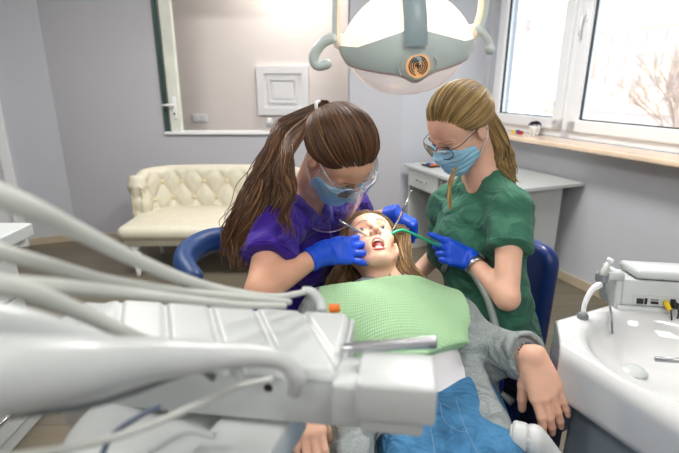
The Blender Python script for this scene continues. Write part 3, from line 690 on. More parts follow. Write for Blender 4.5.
def haircap(f, t, mats, tie, hairline, count, seed=1, infl=.012, rad=.0022, part=None, light=(.25, .35, .28, .12)):
    """hair combed from the hairline over the skull to the tie; strands over a smooth under-layer"""
    k = f.k; r = random.Random(seed); RX, RY, RZ = .073+infl, .092+infl, .082+infl; C = (0, -.015, .035)
    def surf(d, extra): return f(C[0]+d.x*(RX+extra), C[1]+d.y*(RY+extra), C[2]+d.z*(RZ+extra))
    tie = V(tie).normalized(); HL = [V(h).normalized() for h in hairline]; m = len(HL); paths = []
    for i in range(count):
        u = r.random()*m; a = HL[int(u) % m]; b_ = HL[(int(u)+1) % m]; s = slerp(a, b_, u-int(u)).normalized()
        t0 = r.uniform(0, .02) if r.random() < .6 else r.uniform(0, .75); ph = r.uniform(0, 6.28); am = r.uniform(0, .03); ex = r.uniform(-.001, .003); sag = V((r.gauss(0, .02), r.gauss(0, .02), r.gauss(0, .02)))
        p = []
        for j in range(15):
            q = t0+(1-t0)*j/14; d = slerp(s, tie, q)+sag*math.sin(q*math.pi)
            d = (d+V((math.sin(q*7+ph), 0, math.cos(q*6+ph)))*am*math.sin(q*math.pi)).normalized()
            p.append(surf(d, ex-.010*(1-min(1, q*5)) + .006*math.sin(q*math.pi)))
        paths.append(p)
    h = strands(paths, rad, 'hair', mats, t, light=light)
    # under-layer: skull cap cut at the hairline
    mb = MB(); nv = 16; nu = m*6
    def fn(u, v):
        x = u*m; a = HL[int(x) % m]; b_ = HL[(int(x)+1) % m]; s = slerp(a, b_, x-int(x)).normalized(); d = slerp(s, tie, v).normalized(); return surf(d, -.003-.010*(1-min(1, v*5))+.006*math.sin(v*math.pi))
    mb.grid(fn, nu, nv); mb.build('hair_underlayer', mats[1], h)
    return h, surf(tie, .004)
def tail(guide, R, count, seed, wave=.01, freq=3.0, flat=(1, 1, 1), n=36, end=.5):
    r = random.Random(seed); g = spline(guide, n); rr = lerps(R, n); paths = []
    for i in range(count):
        a = r.uniform(0, 6.28); q = math.sqrt(r.random()); ph = a+r.uniform(-.5, .5); o = V((math.cos(a)*flat[0], math.sin(a)*flat[1]*.8, math.sin(a)*flat[2]))*q
        last = int(n*r.uniform(end, 1)); fr = freq*r.uniform(.85, 1.15); am = wave*r.uniform(.3, 1.2); drift = V((r.gauss(0, 1), r.gauss(0, 1), r.gauss(0, 1)))*.18
        p = []
        for j in range(last+1):
            u = j/n; p.append(g[j]+(o+drift*u)*rr[j]+V((math.sin(u*fr*6.28+ph), math.cos(u*fr*6.28+ph*1.3), math.sin(u*fr*6.28+ph+1)*.5))*am*min(1, u*3))
        paths.append(p)
    return paths
HLINE = [(0, .94, .33), (.35, .89, .29), (.72, .68, .0), (.88, .46, -.16), (.96, .24, -.34), (.985, .0, -.12), (.97, -.22, -.20), (.93, -.40, -.52), (.62, -.62, -.85), (0, -.72, -.92), (-.62, -.62, -.85), (-.93, -.40, -.52), (-.97, -.22, -.20), (-.985, .0, -.12), (-.96, .24, -.34), (-.88, .46, -.16), (-.72, .68, .0), (-.35, .89, .29)]
def boxround(c, r): return (npv(c)-r, npv(c)+r)
def body(name, F, heads, hands, m, parent, h=.006, hh=.0028, hd=.0024, lo=None, hi=None):
    mb = MB(); boxes = [boxround(c, r) for c, r in heads]+[boxround(c, r) for c, r in hands]
    nets(mb, F, h, lo, hi, exclude=boxes)
    for c, r in heads: nets(mb, F, hh, *boxround(c, r))
    for c, r in hands: nets(mb, F, hd, *boxround(c, r))
    return mb.build(name, m, parent)
def mask(t, f):
    F = Field(); k = f.k; M = f.M
    head(F, f, plain=True); F.ell(f(0, .070, -.050), [.034*k, .030*k, .045*k], M, .035)
    F.half(f(0, .10, -.003), f.d(0, -.45, 1)); F.half(f(0, .05, -.112), f.d(0, -.3, -1)); F.half(f(0, .030, 0), f.d(0, -1, .15))
    base = F.noise
    def pleat(X, Y, Zz):
        z = ((X-f.c.x)*f.z.x+(Y-f.c.y)*f.z.y+(Zz-f.c.z)*f.z.z)/k
        return (.0012*np.sin(z*2*math.pi/.018)).astype(np.float32)
    F.noise = pleat
    mk = solid('face_mask', F, .0028, M_mask, t, infl=.0065)
    mb = MB(); mb.tube(spline([f(-.063, .045, -.030), f(-.038, .088, -.011), f(-.012, .110, .0), f(.012, .110, .0), f(.038, .088, -.011), f(.063, .045, -.030)], 30), .0018*k, 5); mb.build('nose_wire_hem', M_loop, mk)
    for s in (-1, 1):
        mb = MB(); mb.tube(spline([f(.057*s, .045, -.018), f(.074*s, .01, .012), f(.080*s, -.022, .022), f(.082*s, -.030, 0), f(.079*s, -.016, -.034), f(.060*s, .03, -.088)], 24), .0016*k, 5); mb.build('ear_loop', M_loop, mk)
    return mk
def glasses(t, f, m, lens=(.027, .021), round_=True, zc=-.002, yc=.108, name='glasses'):
    k = f.k; g = None
    mb = MB()
    for s in (-1, 1):
        pts = []
        for a in range(29):
            an = a/28*2*math.pi; ca, sa = math.cos(an), math.sin(an); e = 2.0 if round_ else 2.8
            x = lens[0]*math.copysign(abs(ca)**(2/e), ca); z = lens[1]*math.copysign(abs(sa)**(2/e), sa)
            pts.append(f((.033+x*1.0)*s, yc-.35*abs(x+.006)*(1 if x > 0 else .25), zc+z))
        mb.tube(pts, .0013*k, 6, cap=False)
        mb.tube(spline([f(.060*s, yc-.014, zc+.010), f(.076*s, yc-.035, zc+.012), f(.080*s, .0, zc+.012), f(.080*s, -.018, zc+.006), f(.078*s, -.030, zc-.02)], 20), .0014*k, 6)
    mb.tube(spline([f(-.008, yc, zc+.006), f(0, yc+.004, zc+.010), f(.008, yc, zc+.006)], 8), .0014*k, 6)
    g = mb.build(name, m, t)
    for s in (-1, 1):
        vs = [f(.033*s, yc, zc)]
        for a in range(28):
            an = a/28*2*math.pi; ca, sa = math.cos(an), math.sin(an); e = 2.0 if round_ else 2.8
            x = lens[0]*math.copysign(abs(ca)**(2/e), ca); z = lens[1]*math.copysign(abs(sa)**(2/e), sa)
            vs.append(f((.033+x)*s, yc-.35*abs(x+.006)*(1 if x > 0 else .25), zc+z))
        mb = MB(); mb.add(vs, [(0, i+1, (i+1) % 28+1) for i in range(28)]); mb.build('lens', M_lens, g)
    return g
def instrument(name, lab, cat, pts, r, m, group=None):
    mb = MB(); mb.tube(pts, r, 10); return tag(mb.build(name, m), lab, cat, group)

# ============ the dentist in purple
def dentist():
    f = Frame(A(338, 156, 1.31), (.47, -.41, -.78), (.47, -.64, .60), 1.05)
    neck = A(306, 203, 1.47); shR = A(276, 222, 1.34); elR = A(262, 290, 1.19); wrR = A(321, 253, 1.30)
    shL = A(350, 208, 1.62); elL = A(345, 226, 1.70); wrL = A(394, 214, 1.60)
    ch = A(306, 240, 1.56); wa = A(292, 295, 1.62); pel = A(284, 345, 1.68)
    t = thing('person', 'person in purple scrubs with long brown ponytail and clear face shield, leaning over the patient', 'person', (pel.x, pel.y, 0))
    F = Field(); head(F, f)
    F.cap(f(0, -.03, -.05), neck, .052, .058, .03)
    T = Field()
    for G, e in ((F, 0), (T, .010)):
        G.cap(shR, shL, .058+e, .056+e, .04); G.cap(neck, shR, .055+e, .052+e, .04); G.cap(neck, shL, .055+e, .05+e, .04)
        G.ell(ch, [.125+e, .105+e, .15+e], k=.05); G.cap(ch, wa, .105+e, .105+e, .05); G.cap(wa, pel, .105+e, .13+e, .05)
    bd = (shL-shR).normalized(); tw = V((.35, -.65, -.2)).normalized()
    for s in (.30, .72):
        c = shR.lerp(shL, s)+V((0, .01, -.14))+tw*.045; T.ell(c, [.058]*3, k=.05); F.ell(c, [.050]*3, k=.05)
    F.cap(shR, elR, .050, .041, .02); F.cap(elR, wrR, .042, .024, .015)
    F.cap(shL, elL, .048, .039, .02); F.cap(elL, wrL, .040, .022, .015)
    body('body', F, [(f.c, .15)], [], M_skin, t, h=.0065)
    # scrub top
    aR = shR.lerp(elR, .60); T.cyl(shR, aR, .068, .074, k=.03); T.cyl(shL, shL.lerp(elL, .62), .064, .070, k=.03)
    T.cap(f(0, -.03, -.05), neck+V((0, 0, .012)), .056, .064, op='-', k=.01)
    fr = tw; vtip = neck+V((.05, -.08, -.10)); 
    for x_, y_, r_ in ((312, 186, .040), (316, 196, .030), (319, 205, .020), (321, 213, .011), (322, 219, .005)): T.cap(A(x_, y_, 1.25), A(x_, y_, 1.50), r_, op='-', k=.010)
    T.noise = folds(.007, 24, 3); top = solid('scrub_top', T, .006, M_purple, t)
    # hem seams at the sleeve
    d = (elR-shR).normalized(); mb = MB(); o1 = d.orthogonal().normalized(); o2 = d.cross(o1); mb.tube([shR.lerp(elR, .57)+(o1*math.cos(a/24*6.283)+o2*math.sin(a/24*6.283))*.076 for a in range(25)], .0015, 5, False); mb.build('sleeve_seam', M_purple, top)
    # trousers and clogs
    F = Field(); kR = pel+V((.36, .02, -.10)); kL = pel+V((.30, .30, -.10)); 
    for s, k_ in ((-1, kR), (1, kL)):
        ft = V((k_.x+.03, k_.y, .09)); F.cap(pel+V((0, .06*s, -.02)), k_, .095, .066, .04); F.cyl(k_, ft, .066, .055, k=.03)
    F.cap(pel+V((-.02, -.05, .02)), pel+V((-.02, .1, .02)), .13, .13, .05); F.noise = folds(.006, 14, 5); solid('trousers', F, .01, M_trous, t)
    for k_ in (kR, kL):
        F = Field().cap((k_.x-.02, k_.y, .045), (k_.x+.15, k_.y, .035), .042, .034, .02).half((0, 0, .002), (0, 0, -1)); solid('shoe', F, .007, M_shoe, t)
    # hair
    h, tie = haircap(f, t, HAIR['chestnut'], (.0, -.99, .12), HLINE, 2600, 3, rad=.0012, infl=.013, light=(.34, .44, .17, .05))
    tp = f(-.0, -.122, .047)
    G = [tp, A(290, 126, 1.37), A(277, 148, 1.34), A(268, 180, 1.30), A(252, 208, 1.29), A(240, 232, 1.28), A(236, 262, 1.27)]
    P = tail(G, [.020, .030, .040, .046, .050, .046, .030], 1000, 5, .012, 2.6, n=40, end=.6)
    G2 = [tp, A(294, 138, 1.25), A(284, 165, 1.20), A(289, 190, 1.185), A(284, 212, 1.18), A(291, 238, 1.18)]
    P += tail(G2, [.014, .020, .020, .016, .014, .010], 120, 8, .010, 2.5, n=36, end=.65)
    strands(P, .0015, 'ponytail', HAIR['chestnut'], h, light=(.32, .38, .22, .08))
    mb = MB(); d = (G[1]-tp).normalized(); o1 = d.orthogonal().normalized(); o2 = d.cross(o1)
    mb.tube([tp+d*.012+(o1*math.cos(a/20*6.283)+o2*math.sin(a/20*6.283))*.021 for a in range(21)], .005, 7, False); mb.build('hair_tie', M_loop, h)
    faceparts(t, f); mask(t, f)
    glasses(t, f, mat('clear_plastic_frame', rgb(206, 210, 220), .2), (.030, .023), False, name='safety_glasses', yc=.112, zc=.004)
    # face shield: a curved clear sheet hung from a brow band
    sh = MB()
    def sf(u, v):
        an = (u-.5)*2.5; r_ = .122+.028*v; return f(math.sin(an)*r_*.86, -.005+math.cos(an)*r_+.012*v, .030-.185*v*(1-.10*abs(u-.5)**2*4))
    sh.grid(sf, 36, 14); shd = sh.build('face_shield', M_shield, t)
    mb = MB(); mb.tube([sf(i/30, 1) for i in range(31)], .0016, 5); mb.tube([sf(0, i/10) for i in range(11)], .0012, 5); mb.tube([sf(1, i/10) for i in range(11)], .0012, 5); mb.build('shield_edge', mat('violet_edge_highlight', rgb(186, 160, 196), .15, alpha=.55), shd)  # violet highlight along the shield edge is put into its colour
    mb = MB(); mb.tube([sf(i/30, .02) for i in range(31)], .004, 6); mb.build('brow_band', M_lens, shd)
    # gloves
    G = Field(); hf = (A(378, 247, 1.365)-wrR).normalized(); hb = V((-.15, -.80, .55))
    tips, P = hand(G, wrR, hf, hb, True, [(.30, .55, .35), (.10, .35, .25), (.02, .22, .2), (.0, .12, .15)], (.75, .5), .22, 1.0, fat=.0008)
    G.cyl(wrR-(wrR-elR).normalized()*.045, wrR+hf*.02, .0335, .030, k=.015); G.noise = folds(.0016, 55, 2); solid('glove', G, .0024, M_glove, t)
    G = Field(); w2 = wrL; hf2 = (A(410, 222, 1.55)-w2).normalized()
    tips2, P2 = hand(G, w2, V((.80, -.35, -.35)), V((.35, -.1, .95)), False, [(.9, .7, .4), (1.1, .9, .5), (1.2, .9, .6), (1.2, 1.0, .6)], (.6, .9), .05, .90, fat=.0008)
    G.cyl(w2-(w2-elL).normalized()*.03, w2+(w2-elL).normalized()*.02, .032, .030, k=.015); G.noise = folds(.0016, 55, 4); solid('glove', G, .0024, M_glove, t)
    # instruments
    a = A(339, 220, 1.32); b_ = A(352, 228, 1.34); c = A(380, 243, 1.385)
    tt = thing('dental_mirror', 'slim steel mouth mirror held by the dentist at the left mouth corner', 'dental mirror', c)
    mb = MB(); mb.tube([a, b_, b_.lerp(c, .6), b_.lerp(c, .9)], [.0035, .0035, .0028, .0014], 10); mb.build('handle', M_chrome, tt)
    mb = MB(); d = (c-b_).normalized(); nn = V((-.2, -.7, .7)); mb.lathe(c, [(.011, 0), (.0115, .001), (.0115, .003), (.010, .004)], 20, nn); mb.build('mirror_head', M_steel, tt)
    a = A(412, 190, 1.44); b_ = A(399, 219, 1.44); c = A(387, 240, 1.40)
    tt = thing('dental_probe', 'thin steel probe held upright in the dentist\'s far glove', 'dental probe', c)
    mb = MB(); mb.tube([a, b_], [.0036, .0036], 10); mb.build('handle', M_chrome, tt)
    mb = MB(); mb.tube([b_, b_.lerp(c, .7), c, c+V((-.008, 0, -.004))], [.003, .0016, .001, .0006], 8); mb.build('tip', M_steel, tt)
dentist()

# ============ the assistant in green
def assistant():
    f = Frame(A(460, 128, 1.46), (-.73, -.42, -.60), (-.45, -.30, .84), 1.03)
    neck = A(484, 180, 1.55); shL = A(510, 210, 1.43); elL = A(507, 298, 1.30); wrL = A(472, 261, 1.45)
    shR = A(448, 206, 1.70); elR = A(446, 246, 1.82); wrR = A(406, 284, 1.66)
    ch = A(481, 240, 1.58); wa = A(488, 295, 1.60); pel = A(494, 345, 1.64)
    t = thing('person', 'person in a green scrub top with glasses, mask and blond ponytail, sitting at the right', 'person', (pel.x, pel.y, 0))
    F = Field(); head(F, f); F.cap(f(0, -.03, -.05), neck, .050, .054, .03); T = Field()
    for G, e in ((F, 0), (T, .010)):
        G.cap(shL, shR, .055+e, .055+e, .04); G.cap(neck, shR, .05+e, .048+e, .04); G.cap(neck, shL, .05+e, .048+e, .04)
        G.ell(ch, [.135+e, .11+e, .15+e], k=.05); G.cap(ch, wa, .112+e, .118+e, .05); G.cap(wa, pel, .120+e, .15+e, .05)
    tw = V((-.75, -.5, -.1)).normalized()
    for s in (.3, .75):
        c = shL.lerp(shR, s)+V((0, 0, -.13))+tw*.075; T.ell(c, [.060]*3, k=.04); F.ell(c, [.05]*3, k=.04)
    F.cap(shL, elL, .045, .032, .02); F.cap(elL, wrL, .034, .025, .015); F.cap(shR, elR, .046, .038, .02); F.cap(elR, wrR, .038, .025, .015)
    
    tpR, _ = hand(F, wrR, (-.6, -.2, -.7), (-.3, -.8, .4), True, [(.4, .4, .3)]*4, k=.9)
    body('body', F, [(f.c, .15)], [(wrR+V((-.05, -.02, -.06)), .12)], M_skin2, t, h=.0065, hd=.003)
    aL = shL.lerp(elL, .50); T.cyl(shL+V((0, 0, .0)), aL, .062, .068, k=.03); T.cyl(shR, shR.lerp(elR, .5), .064, .07, k=.03)
    T.cap(f(0, -.03, -.05), neck+V((0, 0, .006)), .052, .064, op='-', k=.01); T.cap(neck, neck+V((-.035, -.035, -.015)), .050, .035, op='-', k=.008)
    T.noise = folds(.007, 22, 11); top = solid('scrub_top', T, .006, M_green, t)
    d = (elL-shL).normalized(); mb = MB(); o1 = d.orthogonal().normalized(); o2 = d.cross(o1); mb.tube([shL.lerp(elL, .465)+(o1*math.cos(a/24*6.283)+o2*math.sin(a/24*6.283))*.0695 for a in range(25)], .0015, 5, False); mb.build('sleeve_seam', M_green, top)
    F = Field(); kR = pel+V((-.30, .10, -.06)); kL = pel+V((-.12, -.38, -.04))
    kL = A(548, 382, 1.28)
    for s, k_ in ((-1, kR), (1, kL)):
        ft = V((k_.x, k_.y+.02, .09)); F.cap(pel+V((0, -.06*s, -.02)), k_, .09, .060, .04); F.cyl(k_, ft, .060, .05, k=.03)
    F.cap(pel+V((.0, -.05, 0)), pel+V((.0, .1, 0)), .13, .13, .05); F.noise = folds(.005, 14, 5); solid('trousers', F, .01, M_navy_cloth, t)
    for k_ in (kR, kL):
        F = Field().cap((k_.x+.02, k_.y+.05, .045), (k_.x-.05, k_.y-.08, .035), .042, .034, .02).half((0, 0, .002), (0, 0, -1)); solid('shoe', F, .007, M_shoe, t)
    h, tie = haircap(f, t, HAIR['blond'], (.1, -.97, .02), HLINE, 2600, 13, rad=.0012, infl=.011, light=(.12, .34, .38, .16))
    tp = f(.01, -.115, .036)
    G = [tp, A(499, 138, 1.50), A(503, 155, 1.50), A(507, 172, 1.49), A(516, 184, 1.48)]
    P = tail(G, [.016, .030, .032, .022, .008], 650, 5, .008, 2.0, n=26, end=.6)
    strands(P, .0014, 'ponytail', HAIR['blond'], h, light=(.25, .35, .28, .12))
    G = [f(-.05, .07, .0), f(-.075, .055, -.06), A(452, 180, 1.42), A(449, 200, 1.41), A(455, 213, 1.41)]
    P = tail([A(455, 168, 1.42), A(451, 182, 1.415), A(449, 196, 1.41), A(452, 212, 1.405)], [.004, .007, .006, .002], 40, 9, .003, 1.5, n=18)
    strands(P, .0013, 'front_lock', HAIR['blond'], h)
    mb = MB(); d = (A(499, 138, 1.50)-tp).normalized(); o1 = d.orthogonal().normalized(); o2 = d.cross(o1)
    mb.tube([tp+d*.010+(o1*math.cos(a/20*6.283)+o2*math.sin(a/20*6.283))*.018 for a in range(21)], .0055, 7, False); mb.build('hair_tie', mat('navy_scrunchie', rgb(34, 30, 66), .7), h)
    faceparts(t, f); mask(t, f); glasses(t, f, mat('dark_brown_wire', rgb(58, 34, 36), .35), (.028, .023), True, yc=.112, zc=-.002)
    mb = MB(); nd = V((-.05, -.05, 0)); ax = (neck-f(0, -.03, -.05)).normalized()
    o1 = ax.orthogonal().normalized(); o2 = ax.cross(o1); c = neck-ax*.01; mb.tube([c+(o1*math.cos(a/30*6.283)+o2*math.sin(a/30*6.283))*.0565+V((-.25, -.2, -.5))*.0*a for a in range(31)], .0013, 5, False); mb.build('necklace', M_chrome, t)
    G = Field(); hf = (A(410, 235, 1.40)-wrL).normalized(); hb = V((.10, -.85, .45))
    tips, P = hand(G, wrL, hf, hb, False, [(.05, .12, .1), (.9, .9, .5), (1.1, 1.0, .6), (1.1, 1.0, .7)], (.85, .6), .02, .98, fat=.0008)
    G.cyl(wrL-(wrL-elL).normalized()*.01, wrL+hf*.02, .031, .030, k=.015); G.noise = folds(.0016, 55, 7); solid('glove', G, .0024, M_glove, t)
    # watch
    d = (wrL-elL).normalized(); c = wrL-d*.028; o1 = (V((.2, -.8, .5))-d*V((.2, -.8, .5)).dot(d)).normalized(); o2 = d.cross(o1)
    mb = MB(); q = 28
    vs = []; fs = []
    for i in range(q):
        a = i/q*6.283
        for dd_, rr_ in ((-.009, .0305), (.009, .0305), (.009, .033), (-.009, .033)): vs.append(c+d*dd_+(o1*math.cos(a)+o2*math.sin(a))*rr_)
    for i in range(q):
        for j in range(4): fs.append((i*4+j, i*4+(j+1) % 4, ((i+1) % q)*4+(j+1) % 4, ((i+1) % q)*4+j))
    mb.add(vs, fs); wt = mb.build('wristwatch', M_steel, t)
    oc = (o1*.75+o2*.66).normalized(); mb = MB(); mb.box(c+oc*.034, d*.016, d.cross(oc).normalized()*.018, oc*.005, .004); mb.build('watch_case', M_dark, wt, auto=40)
    # saliva ejector
    tp = A(391, 236, 1.385); pts = spline([tp, A(393, 233, 1.385), A(402, 230, 1.39), A(411, 233, 1.395), A(424, 239, 1.41), A(440, 246, 1.43)], 30)
    tt = thing('saliva_ejector', 'curved green suction tube held by the assistant at the patient\'s mouth', 'suction tube', tp)
    mb = MB(); mb.tube(pts, [.0042]*31, 10); mb.build('tube', mat('teal_plastic', rgb(34, 168, 124), .3), tt)
    mb = MB(); mb.tube([tp+V((-.013, .0, -.010)), tp+V((-.010, 0, -.006)), tp+V((.001, 0, 0))], [.0042, .0056, .0050], 10); mb.build('tip', M_pvc, tt)
M_navy_cloth = mat('navy_cloth', rgb(16, 26, 66), .8, bump=.2, bscale=600)
assistant()

# ============ the patient
def patient():
    ctr = A(371, 248, 1.45)
    rl = math.radians(-9)
    u0 = V((0, .86, .48)); n0 = V((.0, -.43, .89)); sx = n0.cross(u0)
    up = (u0*math.cos(rl)+sx*math.sin(-rl)*-1*1).normalized()
    f = Frame(ctr, (.02, -.43, .89), u0-V((.15, 0, 0)), 1.0)
    neck = A(387, 292, 1.37); shL = A(452, 322, 1.31); shR = A(326, 316, 1.29)
    ch = A(397, 332, 1.31); be = A(420, 378, 1.24); pel = A(437, 418, 1.20)
    elL = A(494, 352, 1.23); wrL = A(532, 356, 1.10); elR = A(292, 372, 1.14); wrR = A(304, 396, 1.06)
    kL = pel+V((.12, -.44, .02)); kR = pel+V((-.10, -.44, .02)); fL = kL+V((.02, -.34, -.12)); fR = kR+V((0, -.34, -.12))
    t = thing('person', 'person lying back in the dental chair, mouth open, grey cardigan, jeans and green bib', 'person', pel)
    F = Field(); head(F, f, True)
    F.cap(f(0, -.015, -.055), neck, .050, .052, .03); F.cap(f(0, .03, -.085), neck, .022, .05, .03)
    def torso(G, e):
        G.cap(shR, shL, .050+e, .050+e, .04); G.cap(neck, shL, .042+e, .042+e, .04); G.cap(neck, shR, .042+e, .042+e, .04)
        G.ell(ch, [.145+e, .15+e, .088+e], k=.05); G.cap(ch, be, .100+e, .100+e, .05); G.cap(be, pel, .105+e, .125+e, .05); return G
    torso(F, 0)
    F.cap(shL, elL, .042, .037, .02); F.cap(elL, wrL, .037, .026, .015); F.cap(shR, elR, .042, .037, .02); F.cap(elR, wrR, .036, .026, .015)
    tip1 = A(566, 432, 1.06)
    tipsL, PL = hand(F, wrL, (A(551, 405, 1.07)-wrL), (-.15, -.75, .62), False, [(.18, .28, .2), (.26, .30, .2), (.22, .28, .2), (.12, .25, .15)], (.80, .45), .02, 1.08)
    hand(F, wrR, (A(308, 428, 1.01)-wrR), (0, -.70, .70), True, [(.25, .3, .2), (.3, .3, .2), (.3, .3, .2), (.25, .25, .2)], (.7, 1.3), .03, 1.0)
    NL = tipsL
    body('body', F, [(f.c, .15)], [(wrL.lerp(tip1, .5), .13), (A(314, 438, 1.0), .13)], M_skin2, t, h=.0065, hh=.0024)
    mb = MB(); r = random.Random(2)                                       # bracelet tattoo-like beads around the wrist
    d = (wrL-elL).normalized(); c = wrL-d*.012; o1 = V((-.1, -.75, .65)); o1 = (o1-d*o1.dot(d)).normalized(); o2 = d.cross(o1)
    for i in range(22):
        a = i/22*6.283; p = c+(o1*math.cos(a)+o2*math.sin(a))*.0292+d*.002*math.sin(i*2.1); mb.box(p, .0022, .0022, .0022, .0008)
    mb.build('bead_bracelet', mat('slate_beads', rgb(84, 84, 104), .4), t)
    # clothes
    T = torso(Field(), .006); T.cap(f(0, -.02, -.055), neck, .058, .070, op='-', k=.01); solid('t_shirt', T, .007, M_tee, t)
    J = Field(); 
    for k_, ft, s in ((kL, fL, 1), (kR, fR, -1)):
        J.cap(pel+V((.06*s, -.03, 0)), k_, .098, .070, .03); J.cyl(k_, ft, .070, .055, k=.03)
    J.cap(pel+V((-.05, 0, .01)), pel+V((.05, 0, .01)), .118, .118, .04); J.cap(pel+V((0, .03, .012)), pel.lerp(be, .45), .118, .112, .04)
    J.half(pel.lerp(be, .60), (be-pel)); J.noise = folds(.004, 26, 6)
    jm = mat('blue_denim', rgb(70, 122, 162), .9, var=.30, scale=16, bump=.35, bscale=900, spec=.1, crease=.5, cscale=14); je = solid('jeans', J, .0065, jm, t)
    from mathutils.bvhtree import BVHTree
    st = mat('denim_stitching', rgb(120, 152, 182), .8); tree_ = BVHTree.FromPolygons([v.co for v in je.data.vertices], [tuple(q.vertices) for q in je.data.polygons])
    def onto(px):
        out = []
        for p in spline([A(x, y, 1.0) for x, y in px], 20):
            d = (p-V((0, 0, HC))).normalized(); h_ = tree_.ray_cast(V((0, 0, HC)), d)
            if h_[0] is not None: out.append(h_[0]-d*.0005)
        return out
    for nm, px in (('waist_seam', [(395, 398), (420, 399), (440, 403), (455, 410)]), ('fly_seam', [(424, 400), (430, 425), (434, 448), (436, 470)]), ('pocket_seam', [(440, 403), (444, 420), (456, 430), (468, 432)]), ('outer_seam', [(456, 400), (464, 425), (476, 450), (484, 470)])):
        q = onto(px)
        if len(q) > 3: mb = MB(); mb.tube(q, .0008, 5); mb.build(nm, st, je)
    for k_, ft in ((kL, fL), (kR, fR)):
        F = Field().cap(ft+V((0, -.02, 0)), ft+V((0, -.09, .13)), .042, .036, .02); solid('shoe', F, .008, M_shoe, t)
    C = torso(Field(), .017); C.cap(shR, elR, .058, .054, .03); C.cyl(elR, elR.lerp(wrR, .60), .055, .048, k=.03)
    C.cap(shL, elL, .058, .054, .03); C.cyl(elL, elL.lerp(wrL, .88), .052, .050, k=.03)
    C.cap(shL+V((.0, 0, 0)), pel+V((.135, -.04, -.02)), .05, .045, .05); C.cap(shR, pel+V((-.125, -.06, -.02)), .05, .055, .05)
    FL = [A(462, 340, 1.26), A(476, 385, 1.17), A(494, 425, 1.08), A(512, 475, .98)]; FR = [A(372, 370, 1.20), A(366, 415, 1.10), A(352, 455, 1.03), A(340, 500, .96)]
    POST = (FL, FR)
    C.cap(f(0, -.02, -.055), neck, .06, .075, op='-', k=.01)
    a = ch+V((.0, .02, .12)); C.cap(be+V((.005, .05, .09)), pel+V((.02, -.1, .12)), .055, .125, op='-', k=.01)
    for i in range(3): C.cap(FL[i], FL[i+1], .034, .032, .02); C.cap(FR[i], FR[i+1], .042, .050, .02)
    C.noise = folds(.009, 20, 21); cd = solid('cardigan', C, .0065, M_card, t)
    d = (wrL-elL).normalized(); c = elL.lerp(wrL, .84); o1 = d.orthogonal().normalized(); o2 = d.cross(o1)
    K = Field().cyl(c-d*.030, c+d*.012, .058, .056, k=.01, rnd=.008); K.cyl(c-d*.005, c+d*.03, .043, .045, op='-', k=.004); K.noise = folds(.004, 35, 4); solid('rolled_cuff', K, .0045, M_card, cd)
    # hair
    h, tie = haircap(f, t, HAIR['dark_blond'], (.1, -.75, -.1), [(q[0], q[1]*.93 if q[1] > .4 else q[1], q[2]) for q in HLINE], 1800, 23, rad=.0013, infl=.017, light=(.2, .4, .3, .1))
    P = []; 
    P += tail([f(-.074, .02, .055), A(402, 232, 1.50), A(404, 252, 1.46), A(406, 266, 1.43), A(416, 277, 1.41), A(428, 282, 1.40)], [.012, .020, .022, .020, .016, .008], 300, 31, .006, 1.6, n=28)
    P += tail([f(-.06, -.05, .05), f(-.085, -.02, -.02), A(398, 270, 1.44), A(405, 280, 1.43), A(413, 286, 1.40)], [.012, .02, .018, .016, .01], 160, 35, .005, 1.6, n=24)
    strands(P, .0015, 'loose_hair', HAIR['dark_blond'], h, light=(.25, .4, .27, .08)); P = []
    P += tail([f(.072, .02, .055), f(.087, .01, .01), A(345, 262, 1.44), A(338, 276, 1.43), A(334, 286, 1.41), A(326, 297, 1.39)], [.012, .018, .022, .026, .026, .016], 320, 41, .006, 1.6, n=28)
    P += tail([f(.05, -.06, .0), f(.08, -.04, -.03), A(352, 276, 1.45), A(350, 292, 1.43), A(344, 300, 1.40)], [.012, .02, .02, .02, .012], 160, 45, .005, 1.6, n=24)
    strands(P, .0015, 'loose_hair', HAIR['dark_blond'], h, light=(.25, .4, .27, .08))
    faceparts(t, f, True)
    # paper bib
    B = Field(); torso(B, .034); B.half(be.lerp(ch, .10), (be-ch)); B.half(neck+V((0, .03, 0)), (neck-ch)*1+V((0, 0, .02)))
    B.half(shL+V((.020, 0, 0)), (1, .12, -.05)); B.half(shR+V((-.02, 0, 0)), (-1, .0, 0)); B.half(ch+V((0, 0, -.04)), (0, 0, -1)); B.cap(f(0, .0, -.055), neck+V((0, .012, .02)), .056, .064, op='-', k=.006)
    B.noise = folds(.0035, 13, 9); bm_ = mat('mint_paper_bib', rgb(180, 222, 174), .8, var=.03, spec=.2)
    if not bm_.get('ready'):
        nt = bm_.node_tree; b = nt.nodes['Principled BSDF']; tc = nt.nodes.new('ShaderNodeTexCoord'); wv = nt.nodes.new('ShaderNodeTexWave'); wv.bands_direction = 'X'; wv.inputs['Scale'].default_value = 55
        wv2 = nt.nodes.new('ShaderNodeTexWave'); wv2.bands_direction = 'Y'; wv2.inputs['Scale'].default_value = 45; ad = nt.nodes.new('ShaderNodeMath')
        bp = nt.nodes.new('ShaderNodeBump'); bp.inputs['Strength'].default_value = .5; bp.inputs['Distance'].default_value = .002
        for q in (wv, wv2): nt.links.new(tc.outputs['Object'], q.inputs['Vector'])
        nt.links.new(wv.outputs['Fac'], ad.inputs[0]); nt.links.new(wv2.outputs['Fac'], ad.inputs[1]); nt.links.new(ad.outputs[0], bp.inputs['Height']); nt.links.new(bp.outputs[0], b.inputs['Normal']); bm_['ready'] = 1
    tag(solid('paper_bib', B, .0055, bm_), 'light green paper bib spread over the patient\'s chest', 'bib')
    return f, neck, shL, shR, ch, be, pel, kL, kR, fL, fR
PT = patient()
